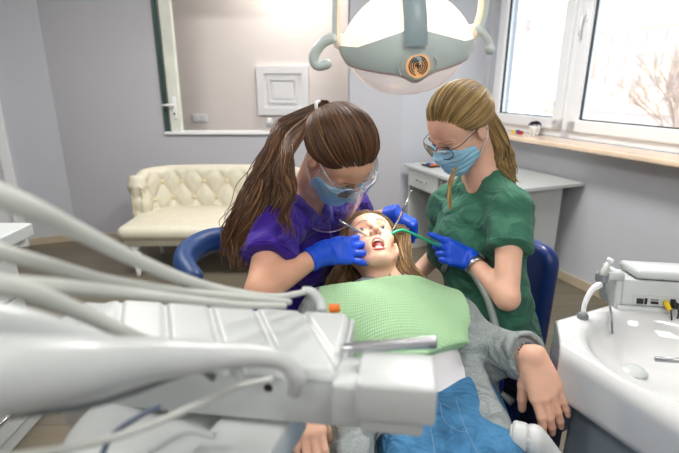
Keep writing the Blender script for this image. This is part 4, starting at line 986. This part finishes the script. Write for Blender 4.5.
# ------------------------------------------------------------------ dental equipment
def slab(mb, c, ax, ay, az, outline, th, bev=.015, n=4):
    """outline: 2-d points; extruded along az with rounded rims"""
    c = V(c); pts = [V((p[0], p[1], 0)) for p in outline]; m = len(pts); cen = sum(pts, V((0, 0, 0)))/m; rings = []
    prof = [(bev*(1-math.sin(i/n*math.pi/2)), -th/2+bev*(1-math.cos(i/n*math.pi/2))) for i in range(n+1)]
    prof = [(bev*(1-math.sin(i/n*math.pi/2)), -th/2+bev-bev*math.cos(i/n*math.pi/2)) for i in range(n+1)]
    prof += [(a, -b_) for a, b_ in prof[::-1]]
    vs = []; fs = []
    for ins, h in prof:
        for i in range(m):
            a, b_, d = pts[i-1], pts[i], pts[(i+1) % m]; t = (d-a).normalized(); nn = V((-t.y, t.x, 0)); p = b_+nn*ins
            vs.append(c+ax*p.x+ay*p.y+az*h)
    for r in range(len(prof)-1):
        for i in range(m): fs.append((r*m+i, r*m+(i+1) % m, (r+1)*m+(i+1) % m, (r+1)*m+i))
    fs.append(tuple(range(m))[::-1]); fs.append(tuple((len(prof)-1)*m+i for i in range(m)))
    mb.add(vs, fs); return mb
def rrect(hx, hy, r, n=8, top=None):
    o = []
    for (cx, cy, a0, rr) in ((hx, -hy, -90, r), (hx, hy, 0, top or r), (-hx, hy, 90, top or r), (-hx, -hy, 180, r)):
        for i in range(n+1):
            a = math.radians(a0+90*i/n); o.append((cx-math.copysign(rr, cx)+rr*math.cos(a), cy-math.copysign(rr, cy)+rr*math.sin(a)))
    return o
def base5(t, x, y, zt, m, r=.27):
    mb = MB(); mb.lathe((x, y, .06), [(.03, 0), (.035, .02), (.028, .06), (.028, .22), (.018, .22), (.018, zt-.06)], 20); mb.build('column', M_chrome, t, auto=40)
    for i in range(5):
        a = i*1.2566+.3; d = V((math.cos(a), math.sin(a), 0)); mb = MB(); mb.tube([V((x, y, .09)), V((x, y, .085))+d*r*.6, V((x, y, .065))+d*r], [.02, .017, .013], 8); leg = mb.build('leg', m, t)
        c = V((x, y, .027))+d*r; s = V((-d.y, d.x, 0)); mb = MB(); mb.lathe(c-s*.012, [(.018, 0), (.026, .003), (.026, .021), (.018, .024)], 16, s); mb.build('castor', M_dark, leg, auto=40)
# ---- the patient chair
def dentalchair():
    f, neck, shL, shR, ch, be, pel, kL, kR, fL, fR = PT
    mid = (shL+shR)/2; ay = (mid-pel).normalized(); ax = V((1, 0, 0)); ax = (ax-ay*ax.dot(ay)).normalized(); az = ax.cross(ay)
    t = thing('dental_chair', 'navy blue dental chair with pale grey rim under the patient', 'dental chair', (pel.x, pel.y, 0))
    L = (mid-pel).length; c = (mid+pel)/2-az*.155+ay*.03+ax*.012
    out = rrect(.245, L/2+.06, .05, top=.16)
    mb = slab(MB(), c, ax, ay, az, out, .07, .028); mb.build('backrest', M_navy, t)
    # pale shell behind and the rim standing round the cushion
    mb = slab(MB(), c-az*.048, ax, ay, az, rrect(.256, L/2+.07, .05, top=.17), .03, .012); sh = mb.build('backrest_shell', M_hose, t)
    pts = [A(500, 352, 1.22), A(495, 325, 1.28), A(487, 298, 1.335), A(474, 275, 1.41), A(460, 263, 1.46), A(450, 262, 1.52), A(444, 270, 1.56)]
    rim = spline(pts, 40); mb = MB(); mb.tube(rim, .010, 10, flat=1.3); mb.build('rim', M_hosed2, t)
    hc = f(0, -.125, .02); mb = slab(MB(), hc, f.x, f.z, f.y, rrect(.10, .075, .03), .05, .02); mb.build('headrest', M_navy, t)
    mb = MB(); mb.tube([hc-f.y*.02, hc-f.y*.06-ay*.05, c+ay*(L/2+.08)], [.014, .014, .016], 8); mb.build('headrest_arm', M_chrome, t)
    # seat and leg rest
    km = (kL+kR)/2; fm_ = (fL+fR)/2; s0 = pel-V((0, -.12, 0)); ay2 = (km-pel).normalized(); ax2 = V((-1, 0, 0)); ax2 = (ax2-ay2*ax2.dot(ay2)).normalized(); az2 = ax2.cross(ay2)
    if az2.z < 0: az2 = -az2
    c2 = (pel+km)/2-az2*.15+V((.01, 0, 0)); mb = slab(MB(), c2, ax2, ay2, az2, rrect(.265, (km-pel).length/2+.06, .08), .09, .035); mb.build('seat', M_navy, t)
    ay3 = (fm_-km).normalized(); az3 = ax2.cross(ay3); 
    if az3.z < 0: az3 = -az3
    c3 = (km+fm_)/2-az3*.105; mb = slab(MB(), c3, ax2, ay3, az3, rrect(.22, (fm_-km).length/2+.05, .08), .06, .025); mb.build('leg_rest', M_navy, t)
    F = Field().box((c2.x, c2.y+.05, .40), (.15, .24, .09), rnd=.05).box((c2.x, c2.y+.1, .22), (.11, .16, .16), rnd=.05, k=.04).box((c2.x, c2.y+.05, .04), (.22, .40, .04), rnd=.035, k=.05)
    solid('pedestal', F, .012, M_plastic, t)
    # armrest knuckle at the right
    q = A(517, 437, 1.03); sd = V((.93, -.37, 0)).normalized(); up = V((0, 0, 1)); fw = up.cross(sd)
    F = Field().cyl(q-sd*.012, q+sd*.045, .034, None, rnd=.008).box(q+sd*.022-up*.05+fw*.0, (.022, .028, .06), np.array([list(sd), list(fw), list(up)], dtype=np.float32), rnd=.01, k=.01); F.cyl(q+sd*.018, q+sd*.023, .040, None, op='-', k=.003)
    F.cap(q+sd*.045, q+sd*.09-up*.06, .026, .03, .02)
    F.cap(q-up*.09, V((q.x-.02, q.y, .45)), .024, .03, .02)
    ar = solid('armrest', F, .004, M_plastic2, t); mb = MB(); mb.lathe(q-sd*.011, [(.024, 0), (.024, .003), (.020, .005)], 24, -sd); mb.build('joint_cap', M_hose, ar)
M_hosed2 = mat('grey_green_plastic_rim', rgb(128, 140, 134), .4)
dentalchair()
# ---- stools
def stools():
    p = A(494, 362, 1.66); t = thing('swivel_chair', 'navy swivel chair with tall backrest, under the person in green', 'swivel chair', (p.x, p.y, 0))
    zs = p.z-.07
    mb = slab(MB(), (p.x, p.y, zs-.02), V((1, 0, 0)), V((0, 1, 0)), V((0, 0, 1)), rrect(.23, .23, .12), .09, .035); mb.build('seat', M_navy, t)
    a0 = A(523, 238, 1.80); a1 = A(560, 262, 1.62); b0 = A(561, 345, 1.58)
    ax = V(((a1-a0).x, (a1-a0).y, 0)).normalized(); az = V((0, 0, 1)); nrm = ax.cross(az); ay = (V((.02, 0, 1))).normalized()
    cc = A(519, 290, 1.82); nrm = ax.cross(ay)
    mb = slab(MB(), cc, ax, ay, nrm, rrect(.165, .22, .05, top=.07), .06, .025); mb.build('backrest', M_navy, t)
    mb = MB(); mb.tube(spline([cc-ay*.12-nrm*.03, cc-ay*.25-nrm*.03, V((p.x+.1, p.y+.05, zs-.09)), V((p.x, p.y, zs-.08))], 20), .016, 8); mb.build('back_support', M_dark, t)
    base5(t, p.x, p.y, zs-.06, M_chrome)
    mb = MB(); d = A(505, 395, 1.5); mb.tube([V((p.x+.0, p.y, zs-.08)), A(500, 392, 1.42), A(512, 402, 1.38)], [.008, .008, .013], 8); mb.build('height_lever', M_plastic2, t)
    # dentist's stool with the curved arm rail
    q = A(282, 352, 1.56); t = thing('dentist_stool', 'stool with curved blue padded arm rail, under the person in purple', 'stool', (q.x, q.y, 0)); zs = q.z-.09
    mb = slab(MB(), (q.x, q.y, zs-.02), V((1, 0, 0)), V((0, 1, 0)), V((0, 0, 1)), rrect(.19, .19, .18), .08, .03); mb.build('seat', M_blue, t)
    R = spline([A(250, 228, 1.78), A(230, 237, 1.80), A(208, 241, 1.76), A(190, 251, 1.68), A(184, 265, 1.58), A(194, 281, 1.50)], 44); F = Field()
    rr = lerps([.034, .036, .036, .038, .038, .036], 44)
    for i in range(44): F.cap(R[i]-V((0, 0, .012)), R[i+1]-V((0, 0, .012)), rr[i]*.85, rr[i+1]*.85, .01); F.cap(R[i]+V((0, 0, .012)), R[i+1]+V((0, 0, .012)), rr[i]*.8, rr[i+1]*.8, .01)
    solid('arm_rail', F, .006, M_blue, t)
    mb = MB(); mb.tube(spline([R[36]-V((0, 0, .03)), A(212, 292, 1.60), A(235, 330, 1.60), V((q.x-.05, q.y, zs-.08))], 24), .011, 8); mb.build('rail_support', M_chrome, t)
    base5(t, q.x, q.y, zs-.06, M_chrome)
stools()

# ---- operating lamp
def lamp():
    c = A(406, 43, 1.15); t = thing('operating_lamp', 'grey and white dental operating lamp hanging over the patient, lit', 'dental lamp', c)
    S = 1.15/FPX; ax = V((1, 0, .055)).normalized(); az = V((-.055, -.12, 1)).normalized(); ay = az.cross(ax)   # ay points away from the camera
    W = 66*S
    def zt(u): return 50*S*max(0, 1-abs(u)**2.1)**.75
    def zb(u): return -50*S*max(0, 1-abs(u)**2.3)**.72
    def zm(u): return min((15-19*abs(u)**1.0+6*max(0, abs(u)-.75)/.25)*S, zt(u)*.8)
    def zc(u): return max(-(26-12*abs(u)**1.5+ 7*math.exp(-((u-.06)/.16)**2))*S, zb(u)*.85)
    def dep(u, z):
        h = zt(u) if z > 0 else -zb(u); D = .115*max(0, 1-abs(u)**2.2)**.5
        return D*max(0, 1-(z/(h+1e-6))**2)**.5 if h > 1e-5 else 0
    def P(u, z, side=-1, off=0): return c+ax*(u*W*(1+off*6))+az*(z*(1+off*6))+ay*side*(dep(u, z)+off)
    def patch(name, z0, z1, u0, u1, m, off=0, par=t, back=True, nu=60, nv=16):
        mb = MB()
        for side in ((-1, 1) if back else (-1,)):
            def fn(a, b_):
                u = u0+(u1-u0)*a; za, zb_ = z0(u), z1(u); w_ = .5-.5*math.cos(math.pi*b_) if False else b_
                return P(u, za+(zb_-za)*w_, side, off)
            mb.grid(fn, nu, nv, flip=(side > 0))
        return mb.build(name, m, par)
    mg = mat('lamp_grey_blue_plastic', rgb(206, 218, 214), .35, var=.02, coat=.3)
    glow = mat('glowing_reflector', rgb(255, 246, 232), .3, var=.01, emit=(1, .86, .66, 1), estr=.62)
    cov = mat('lamp_front_cover', rgb(240, 226, 224), .15, var=.05, scale=3, coat=.5, emit=(1, .88, .86, 1), estr=.30)
    hs = patch('housing', zm, zc, -1, 1, mg, .004)
    patch('reflector_window', zt, zm, -1, -.10, glow); patch('reflector_window', zt, zm, .16, 1, glow)
    patch('front_cover', zc, zb, -1, 1, cov, .001)
    patch('rim', lambda u: zc(u)+.003, lambda u: zc(u)-.001, -1, 1, mat('pinkish_rim', rgb(206, 176, 172), .3), .0055)
    mb = MB(); mb.grid(lambda a, b_: P(-.12+.30*a, zt(-.12+.3*a)*(1-b_)+(-.0)*b_, -1, .010+.005*math.sin(a*math.pi)), 12, 16)
    mb.grid(lambda a, b_: P(-.12+.30*a, zt(-.12+.3*a)*(1-b_)+(-.0)*b_, 1, .010+.005*math.sin(a*math.pi)), 12, 16, flip=True)
    sp = mb.build('spine', mat('lamp_slate_plastic', rgb(148, 166, 170), .35), t)
    # inner bowl seen through the cover
    mb = MB(); cc = c-az*.004; vs = [cc]; 
    mb.grid(lambda a, b_: c+ax*(W*.86*math.cos(a*6.283)*(1-b_))+ay*(.09*math.sin(a*6.283)*(1-b_))+az*(-.028+.05*b_), 40, 8); mb.build('inner_reflector', mat('bright_reflector', rgb(250, 244, 240), .2, emit=(1, .90, .87, 1), estr=.8), t)
    # fan vent on the housing
    u = .07; z = -17*S; q = P(u, z, -1, .006); nn = (-ay).normalized()
    copper = mat('warm_lit_vent', rgb(236, 170, 110), .3, .4, emit=(1, .6, .3, 1), estr=.35)  # copper vent; emission stands in for lamp light from inside
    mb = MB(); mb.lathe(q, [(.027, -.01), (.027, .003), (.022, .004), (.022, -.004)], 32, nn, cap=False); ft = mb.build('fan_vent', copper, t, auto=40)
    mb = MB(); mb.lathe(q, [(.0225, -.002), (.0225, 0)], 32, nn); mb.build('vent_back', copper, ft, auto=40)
    mb = MB(); o1 = nn.orthogonal().normalized(); o2 = nn.cross(o1)
    for r_ in (.006, .011, .016, .0205):
        for a0 in (0, 1): mb.tube([q+nn*.002+(o1*math.cos(a)+o2*math.sin(a))*r_ for a in [a0*3.14+r_*60+2.5*i/12 for i in range(13)]], .0014, 5)
    mb.lathe(q+nn*.001, [(.004, 0), (.003, .003)], 12, nn); mb.build('grille', M_dark, ft)
    for s in (-1, 1):
        mb = MB(); mb.tube(spline([P(u+s*.22, z+.018, -1, .006), P(u+s*.27, z, -1, .006), P(u+s*.22, z-.020, -1, .006)], 12), .0018, 6); mb.build('grip_line', mg, hs)
    mb = MB(); b_ = P(.06, zt(.06)*.72, -1, .017); mb.lathe(b_, [(.005, 0), (.004, .003)], 12, nn); mb.build('button', mg, sp)
    # hubs, handles
    for s in (-1, 1):
        hb = c+ax*s*(W+.002)+az*(.012 if s < 0 else .016)
        mb = MB(); mb.lathe(hb-ax*s*.012, [(.006, -.004), (.017, 0), (.018, .014), (.013, .024), (.008, .026)], 20, ax*s); mb.build('hub', mat('glowing_cream_hub', rgb(236, 222, 204), .4, emit=(1, .85, .7, 1), estr=.12), t)  # hub emits faintly: warm lamp glow put into the material
        g = [(6, -4), (15, -1), (24, 8), (26, 16), (22, 21), (13, 20)] if s < 0 else [(2, -4), (9, 2), (14, 9), (16, 17)]
        pts = spline([hb+ax*s*a*S-az*bb*S-ay*.012 for a, bb in g], 24)
        mb = MB(); mb.tube(pts, [.0125]*25 if s < 0 else .008, 12)
        F = Field(); r_ = .0118 if s < 0 else .0075
        for i in range(24): F.cap(pts[i], pts[i+1], r_, None, .003)
        if s > 0: F.ell(pts[-1], (.0125,)*3, k=.004)
        solid('handle', F, .003, mg, t)
    # yoke ring above
    def yk(a): return c+ax*(80*S*math.sin(a))+az*(S*(52+75*math.cos(a)) - .0)
    L = [c+ax*(s_*(W+.012))+az*.015 for s_ in (-1, 1)]
    ring = [L[0], L[0]+az*.045+ax*.002, L[0]+az*.095+ax*.006] + [c+ax*(70*S*math.sin(a))+az*(S*(60+64*math.cos(a))) for a in [-1.2+2.4*i/10 for i in range(11)]] + [L[1]+az*.095-ax*.002+ax*.012, L[1]+az*.045+ax*.012, L[1]]
    ring = spline(ring, 80)
    mb = MB(); n = len(ring)
    for inner, off, m_, nm in ((0, 0, mg, 'yoke'), (1, .0065, mat('glowing_yoke_inner', rgb(255, 226, 190), .3, emit=(1, .82, .6, 1), estr=.3), 'yoke_inner')):  # inner yoke side emits: warm lamp glow put into the material
        mb = MB(); vs = []; fs = []
        for i, p in enumerate(ring):
            tg = (ring[min(i+1, n-1)]-ring[max(i-1, 0)]).normalized(); nr = tg.cross(ay).normalized()
            if nr.dot(c+az*.13-p) < 0: nr = -nr
            hw = .017 if not inner else .014; th = .006
            for a_, b2 in ((-hw, -th), (hw, -th), (hw, th), (-hw, th)): vs.append(p+ay*a_+nr*(b2+off))
        for i in range(n-1):
            for j in range(4): fs.append((i*4+j, i*4+(j+1) % 4, (i+1)*4+(j+1) % 4, (i+1)*4+j))
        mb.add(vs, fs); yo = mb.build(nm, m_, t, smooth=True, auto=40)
    top = c+az*(S*124); mb = MB(); pc = V((top.x+.12, top.y+.45, CEIL)); mb.tube(spline([top, top+V((0, .02, .08)), top+V((.05, .25, .35)), pc-V((0, 0, .5)), pc], 30), .022, 12); mb.build('suspension_arm', M_plastic, t)
    mb = MB(); mb.lathe(pc-V((0, 0, .03)), [(.05, 0), (.08, .01), (.08, .03)], 24); mb.build('ceiling_plate', M_plastic, t, auto=40)
    l = bpy.data.lights.new('operating_lamp_light', 'SPOT'); l.energy = 11; l.spot_size = math.radians(34); l.spot_blend = .5; l.shadow_soft_size = .05; l.color = (1, .97, .9)
    o = bpy.data.objects.new('operating_lamp_light', l); SC.collection.objects.link(o); o.location = c-az*.125; o.rotation_euler = (A(376, 246, 1.42)-o.location).to_track_quat('-Z', 'Y').to_euler()
lamp()

# ---- spittoon
def spittoon():
    a = V((.42, -.9, 0)).normalized(); b_ = V((.9, .42, 0)).normalized(); up = V((0, 0, 1))
    M = np.array([list(b_), list(a), [0, 0, 1]], dtype=np.float32)
    c = V((.805, .808, .82)); t = thing('spittoon_basin', 'white ceramic rinse basin with a round drain cover at the right', 'basin', (c.x, c.y, 0))
    F = Field(); zr = .865
    F.box((c.x, c.y, .80), (.225, .36, .07), M, rnd=.035, k=.01)
    F2 = []
    bc = c+b_*-.012-a*.112+V((0, 0, .058)); 
    F.ell(bc, (.175, .185, .088), M, .02, '-'); F.ell(bc+a*.28+V((0, 0, .005)), (.165, .22, .040), M, .03, '-')
    # round the outline
    for sx, sy in ((-1, -1), (1, -1)):
        q = c+b_*sx*.225+a*sy*.36; d = (b_*sx+a*sy).normalized(); F.half(q-d*.085, d); 
    d = (b_*-1-a*2.6).normalized(); F.half(c-b_*.225-a*.36-d*.030, d); d = (b_*-2.6-a).normalized(); F.half(c-b_*.225-a*.36-d*.03, d)
    solid('bowl', F, .005, mat('white_glazed_ceramic', rgb(214, 216, 216), .12, var=.005, coat=.6), t)
    q = Z(632, 372, .794); mb = MB(); mb.lathe(q, [(.030, 0), (.031, .004), (.028, .008), (.012, .011), (.001, .0115)], 32); mb.build('drain_cover', M_plastic, t)
    mb = MB(); w0 = A(655, 359, 1.0); mb.tube([w0, w0+V((.05, -.012, .004)), w0+V((.11, -.03, .0)), w0+V((.13, -.035, -.1))], [.006, .006, .007, .008], 10); mb.build('rinse_spout', M_steel, t)
    F = Field().box((c.x+.03, c.y+.0, .36), (.17, .28, .34), M, rnd=.04); solid('body', F, .012, mat('pale_grey_cabinet', rgb(150, 164, 170), .4), t)
spittoon()
# ---- instrument box behind the basin
def sidebox():
    o = A(617, 311, 1.24); ax = (A(679, 330, 1.12)-o); ax.z = 0; ax.normalize(); ax = V((.985, -.17, 0)).normalized(); up = V((0, .12, .99)).normalized(); ay = up.cross(ax)
    t = thing('control_box', 'white control box with sockets on the back ledge, right edge', 'control box', o)
    W = .36; M3 = (ax, ay, up)
    def B(mb, x0, x1, y0, y1, z0, z1, bev=.004): c = o+ax*(x0+x1)/2+ay*(y0+y1)/2+up*(z0+z1)/2; return mb.box(c, ax*(x1-x0)/2, ay*(y1-y0)/2, up*(z1-z0)/2, bev, seg=3)
    mb = B(MB(), .0, W, 0, .13, -.004, .014, .007); mb.build('shelf', M_plastic, t, auto=40)
    mb = B(MB(), .012, W, .012, .12, .014, .085, .004); mb.build('case', M_plastic, t, auto=40)
    mb = B(MB(), .040, W, .004, .125, .088, .112, .011); mb.build('lid', M_plastic, t, auto=50)
    mb = B(MB(), -.006, .012, .01, .12, -.0, .10, .005); mb.build('side_cheek', M_plastic2, t, auto=40)
    plate = B(MB(), .040, .145, .009, .013, .018, .045, .001).build('socket_plate', M_plastic2, t, smooth=False)
    for x0, x1, z0, z1, m, nm in ((.048, .064, .022, .036, M_dark, 'network_socket'), (.067, .073, .022, .038, M_dark, 'usb_socket'), (.082, .100, .024, .030, M_dark, 'video_socket'), (.082, .100, .034, .037, M_hosed, 'slot'), (.128, .140, .022, .040, M_dark, 'power_socket')):
        B(MB(), x0, x1, .006, .010, z0, z1, .0008).build(nm, m, plate, smooth=False)
    q = o+ax*.116+up*.032; y_ = mat('yellow_plastic', rgb(236, 200, 30), .4)
    tt = thing('yellow_plug_cable', 'black cable with a yellow plug in the control box', 'cable', q)
    mb = MB(); mb.lathe(q+ay*.006, [(.0065, 0), (.007, .008), (.006, .022), (.004, .028)], 14, (-ay*.9-up*.5).normalized()); mb.build('plug', y_, tt)
    e = q-ay*.022-up*.012; mb = MB(); mb.tube(spline([e, e-ay*.01-up*.02, e+ax*.004-up*.045, e+ax*.015-up*.07, e+ax*.03+ay*.04-up*.1], 20), .0022, 6); mb.build('wire', M_dark, tt)
    e = o+ax*.134+up*.028-ay*.004; tt = thing('black_plug_cable', 'black cable with a black plug beside the yellow one', 'cable', e)
    mb = MB(); mb.box(e, ax*.006, ay*.009, up*.008, .002); mb.build('plug', M_dark, tt, auto=40)
    mb = MB(); mb.tube(spline([e-ay*.008, e-ay*.02-up*.015, e-ay*.02-up*.045-ax*.005, e-up*.08-ax*.012], 20), .0022, 6); mb.build('wire', M_dark, tt)
    # holder with a suction handpiece
    h = A(608, 277, 1.24); t = thing('handpiece_holder', 'grey clip arm with a white handpiece on the control box', 'handpiece holder', h)
    mb = MB(); mb.tube([A(600, 277, 1.24), A(612, 276, 1.24), A(622, 277, 1.24)], [.013, .011, .013], 14); mb.build('arm', M_plastic2, t)
    q = A(602, 277, 1.235); mb = MB(); mb.lathe(q-V((0, 0, .01)), [(.012, 0), (.016, 0), (.016, .02), (.012, .02)], 20, cap=False); mb.build('clip_ring', M_hosed, t, auto=40)
    mb = MB(); mb.tube([A(601, 281, 1.235), A(604, 272, 1.235), A(609, 262, 1.235)], [.007, .0085, .007], 12); hp = mb.build('handpiece', M_hose, t)
    mb = MB(); mb.tube([A(609, 262.5, 1.235), A(611, 258.5, 1.235)], .0085, 12); mb.build('handpiece_tip', M_pvc, hp)
    e = A(604, 283, 1.235); tag(MB().tube(spline([e, A(608, 298, 1.23), A(611, 312, 1.2), A(612, 325, 1.15), A(613, 345, 1.3)], 24), .0028, 8).build('hose', M_hosed), 'thin grey hose hanging from the handpiece clip behind the basin', 'hose')
    tt = thing('cup_filler', 'white bent cup-filler pipe in a grey collar left of the control box', 'water spout', A(583, 320, 1.2))
    mb = MB(); mb.tube(spline([A(583, 313, 1.2), A(585, 303, 1.2), A(591, 291, 1.2), A(597, 286, 1.2), A(601, 284, 1.2)], 20), lerps([.0055, .006, .007, .0085, .007], 20), 12); mb.build('pipe', M_pvc, tt)
    mb = MB(); q = A(582, 321, 1.2); mb.lathe(q-V((0, 0, .028)), [(.012, 0), (.0135, .01), (.0135, .045), (.010, .05)], 18); mb.build('collar', M_hosed, tt, auto=40)
    mb = MB(); q2 = A(640, 318, 1.3); mb.lathe((o+ax*.2+ay*.06)-V((0, 0, .3)), [(.03, -.5), (.03, .28)], 18); tag(mb.build('support_post', M_plastic2, auto=40), 'grey post carrying the control box behind the basin', 'post')
sidebox()

# ---- foreground delivery unit
def unit():
    t = thing('delivery_unit', 'white ribbed dental delivery unit across the foreground', 'dental unit', (-.2, .575, 1.05))
    ax = V((1, -.13, 0)).normalized(); ay = V((.13, 1, 0)).normalized(); up = V((0, 0, 1)); c = V((-.205, .578, 0))
    def top(a, b_):
        x = -.215+.43*a; y = -.078+.156*b_; e = 0
        s = (x+y*.55)/.072; fr = s-math.floor(s); e = -.006*max(0, 1-abs(fr-.5)/.11)**1.1
        edge = min(a, 1-a)*.43; eb = min(b_, 1-b_)*.156; rd = .012
        dz = 0
        for q in (edge, eb):
            if q < rd: dz -= rd-math.sqrt(max(0, rd*rd-(rd-q)**2))
        return c+ax*x+ay*y+up*(1.122+e+dz-.03*max(0, (.08-a*.43)/.08)**2)
    mb = MB(); mb.grid(top, 170, 44); mb.build('ribbed_top', M_plastic, t)
    mb = MB(); mb.box(c+up*1.078, ax*.2145, ay*.0775, up*.034, .006); hs = mb.build('housing', M_plastic, t, auto=40)
    mb = MB(); mb.box(c+up*1.083+ax*.217, ax*.003, ay*.072, up*.030, .002); mb.build('end_cap', M_plastic2, hs, smooth=False)
    mb = MB(); mb.lathe(c-ay*.0772+up*1.094+ax*.130, [(.0055, 0), (.0055, .001)], 16, -ay); mb.build('cable_port', M_dark, hs)
    k = V((.012, .492, 1.084)); mb = MB(); mb.box(k, ax*.018, ay*.032, up*.030, .006, seg=3); mb.build('joint_block', M_plastic, t, auto=50)
    k = V((.067, .474, 1.105)); mb = MB(); mb.box(k+V((0, 0, -.0015)), ax*.0445, ay*.036, up*.025, .005, seg=3); hb = mb.build('handle_block', M_plastic, t, auto=50)
    mb = MB(); mb.box(k+V((-.004, .0, -.034)), ax*.036, ay*.030, up*.012, .004); mb.build('lower_plate', M_plastic2, hb, smooth=False)
    # support arm under the unit
    mb = MB(); p0 = A(262, 415, .62); p1 = A(215, 480, .52); d = (p1-p0).normalized(); s = V((.75, .62, .0)).normalized(); s = (s-d*s.dot(d)).normalized(); mb.box((p0+p1)/2-V((0, 0, .02)), d*((p1-p0).length/2+.05), s*.045, d.cross(s)*.03, .008); mb.build('support_arm', M_plastic, t, auto=40)
    F = Field().ell(A(165, 455, .62), (.085, .10, .055), k=.02).ell(A(110, 440, .60), (.05, .09, .04), k=.03).box(A(190, 470, .6), (.07, .08, .03), rnd=.02, k=.03)
    solid('lower_cover', F, .005, M_plastic, t)
    for q, r_ in ((A(140, 425, .56), .0), ):
        mb = MB(); mb.tube(spline([A(150, 452, .55), A(185, 432, .54), A(215, 436, .54)], 16), .004, 8); mb.build('seam_ridge', M_plastic2, t)
    # steel handpiece behind the handle block
    a = A(343, 348, .585); b_ = A(436, 342, .590); tt = thing('handpiece', 'polished steel handpiece lying behind the white handle block', 'handpiece', a)
    mb = MB(); d = (b_-a); mb.tube([a, a+d*.1, a+d*.11, a+d*.70, a+d*.86, a+d*.99, b_], [.0055, .0060, .0068, .0068, .0076, .0086, .0078], 20); mb.build('barrel', M_chrome, tt, auto=30)
    mb = MB(); mb.tube([a-d*.03, a+d*.02], .0045, 12); mb.build('coupling', M_plastic2, tt)
    # hoses
    def hose(lab, pts, r, m=M_hose, nm='instrument_hose', n=50):
        P = spline([A(*p) for p in pts], n); mb = MB(); mb.tube(P, lerps(r, n) if isinstance(r, list) else r, 16); return tag(mb.build(nm, m), lab, 'hose', 'hoses of the delivery unit')
    hose('thickest pale arm-like hose, lowest left, curling into the unit front', [(-90, 372, .30), (0, 373, .33), (80, 368, .37), (150, 360, .42), (210, 357, .455), (255, 356, .475), (283, 362, .485), (296, 377, .49), (294, 392, .50)], [.031, .030, .026, .020, .0145, .011, .009, .009, .008], M_plastic)
    hose('upper pale hose sweeping from the left edge to the patient', [(-30, 183, .34), (30, 208, .37), (80, 232, .42), (150, 266, .50), (210, 287, .58), (270, 297, .66), (306, 292, .72)], [.0095, .009, .008, .0072, .006, .005, .0045])
    hose('second pale hose from the top, running to the handpiece end', [(-30, 243, .38), (40, 263, .42), (110, 281, .48), (180, 291, .54), (240, 297, .60), (290, 302, .66)], [.0075, .007, .006, .005, .0045, .004])
    hose('nearly level pale hose just above the ribbed top', [(-30, 284, .36), (50, 286, .41), (120, 292, .47), (190, 300, .52), (240, 305, .57), (285, 306, .62)], [.0085, .0075, .006, .005, .0045, .004])
    hose('pale hose crossing down over the left end of the ribbed top', [(-30, 278, .33), (30, 292, .37), (80, 312, .42), (125, 333, .47), (165, 348, .52)], [.0085, .008, .0075, .007, .006])
    hose('thick pale hose joining the lowest one from the left edge', [(-30, 318, .32), (30, 328, .35), (80, 341, .38), (140, 352, .43), (200, 356, .47)], [.015, .014, .012, .009, .007], M_plastic)
    hose('thin beige cable looping from bottom left to the port', [(-30, 462, .33), (60, 450, .38), (130, 432, .42), (190, 408, .46), (235, 388, .50), (272, 379, .53)], .0036)
    hose('thin grey cable under the thick hose, ending in a black tip', [(10, 414, .36), (80, 406, .40), (130, 393, .43), (170, 378, .46), (200, 371, .48), (214, 378, .49)], [.0040, .004, .0036, .0034, .0034, .004], M_hosed)
    hose('thin dark blue cable at the bottom edge beside the beige one', [(96, 470, .46), (112, 436, .48), (140, 416, .50), (160, 406, .52)], .003, mat('slate_blue_cable', rgb(92, 104, 124), .5))
    hose('short pale hose curling beside the thickest one', [(190, 350, .50), (215, 355, .50), (232, 362, .50), (242, 376, .50)], [.008, .008, .008, .007], M_plastic)
    e = A(306, 291, .72); t2 = thing('air_syringe', 'white syringe tip pointing at the bib above the unit', 'syringe', e)
    mb = MB(); mb.tube(spline([A(302, 290, .72), A(312, 292, .72), A(320, 302, .72), A(322, 312, .71)], 14), lerps([.0055, .007, .008, .008], 14), 12); mb.build('barrel', M_plastic, t2)
    mb = MB(); mb.tube([A(329, 309, .72), A(340, 308, .72)], [.008, .006], 12); mb.build('orange_ring', mat('orange_plastic', rgb(238, 120, 30), .4), t2)
    # the carrying arm down to the floor
    mb = MB(); mb.tube(spline([V((-.30, .60, 1.05)), V((-.42, .66, .95)), V((-.50, .8, .75)), V((-.45, .9, .3)), V((-.35, .95, .02))], 24), .035, 14); tag(mb.build('unit_stand', M_plastic), 'white curved stand under the delivery unit', 'stand')
unit()
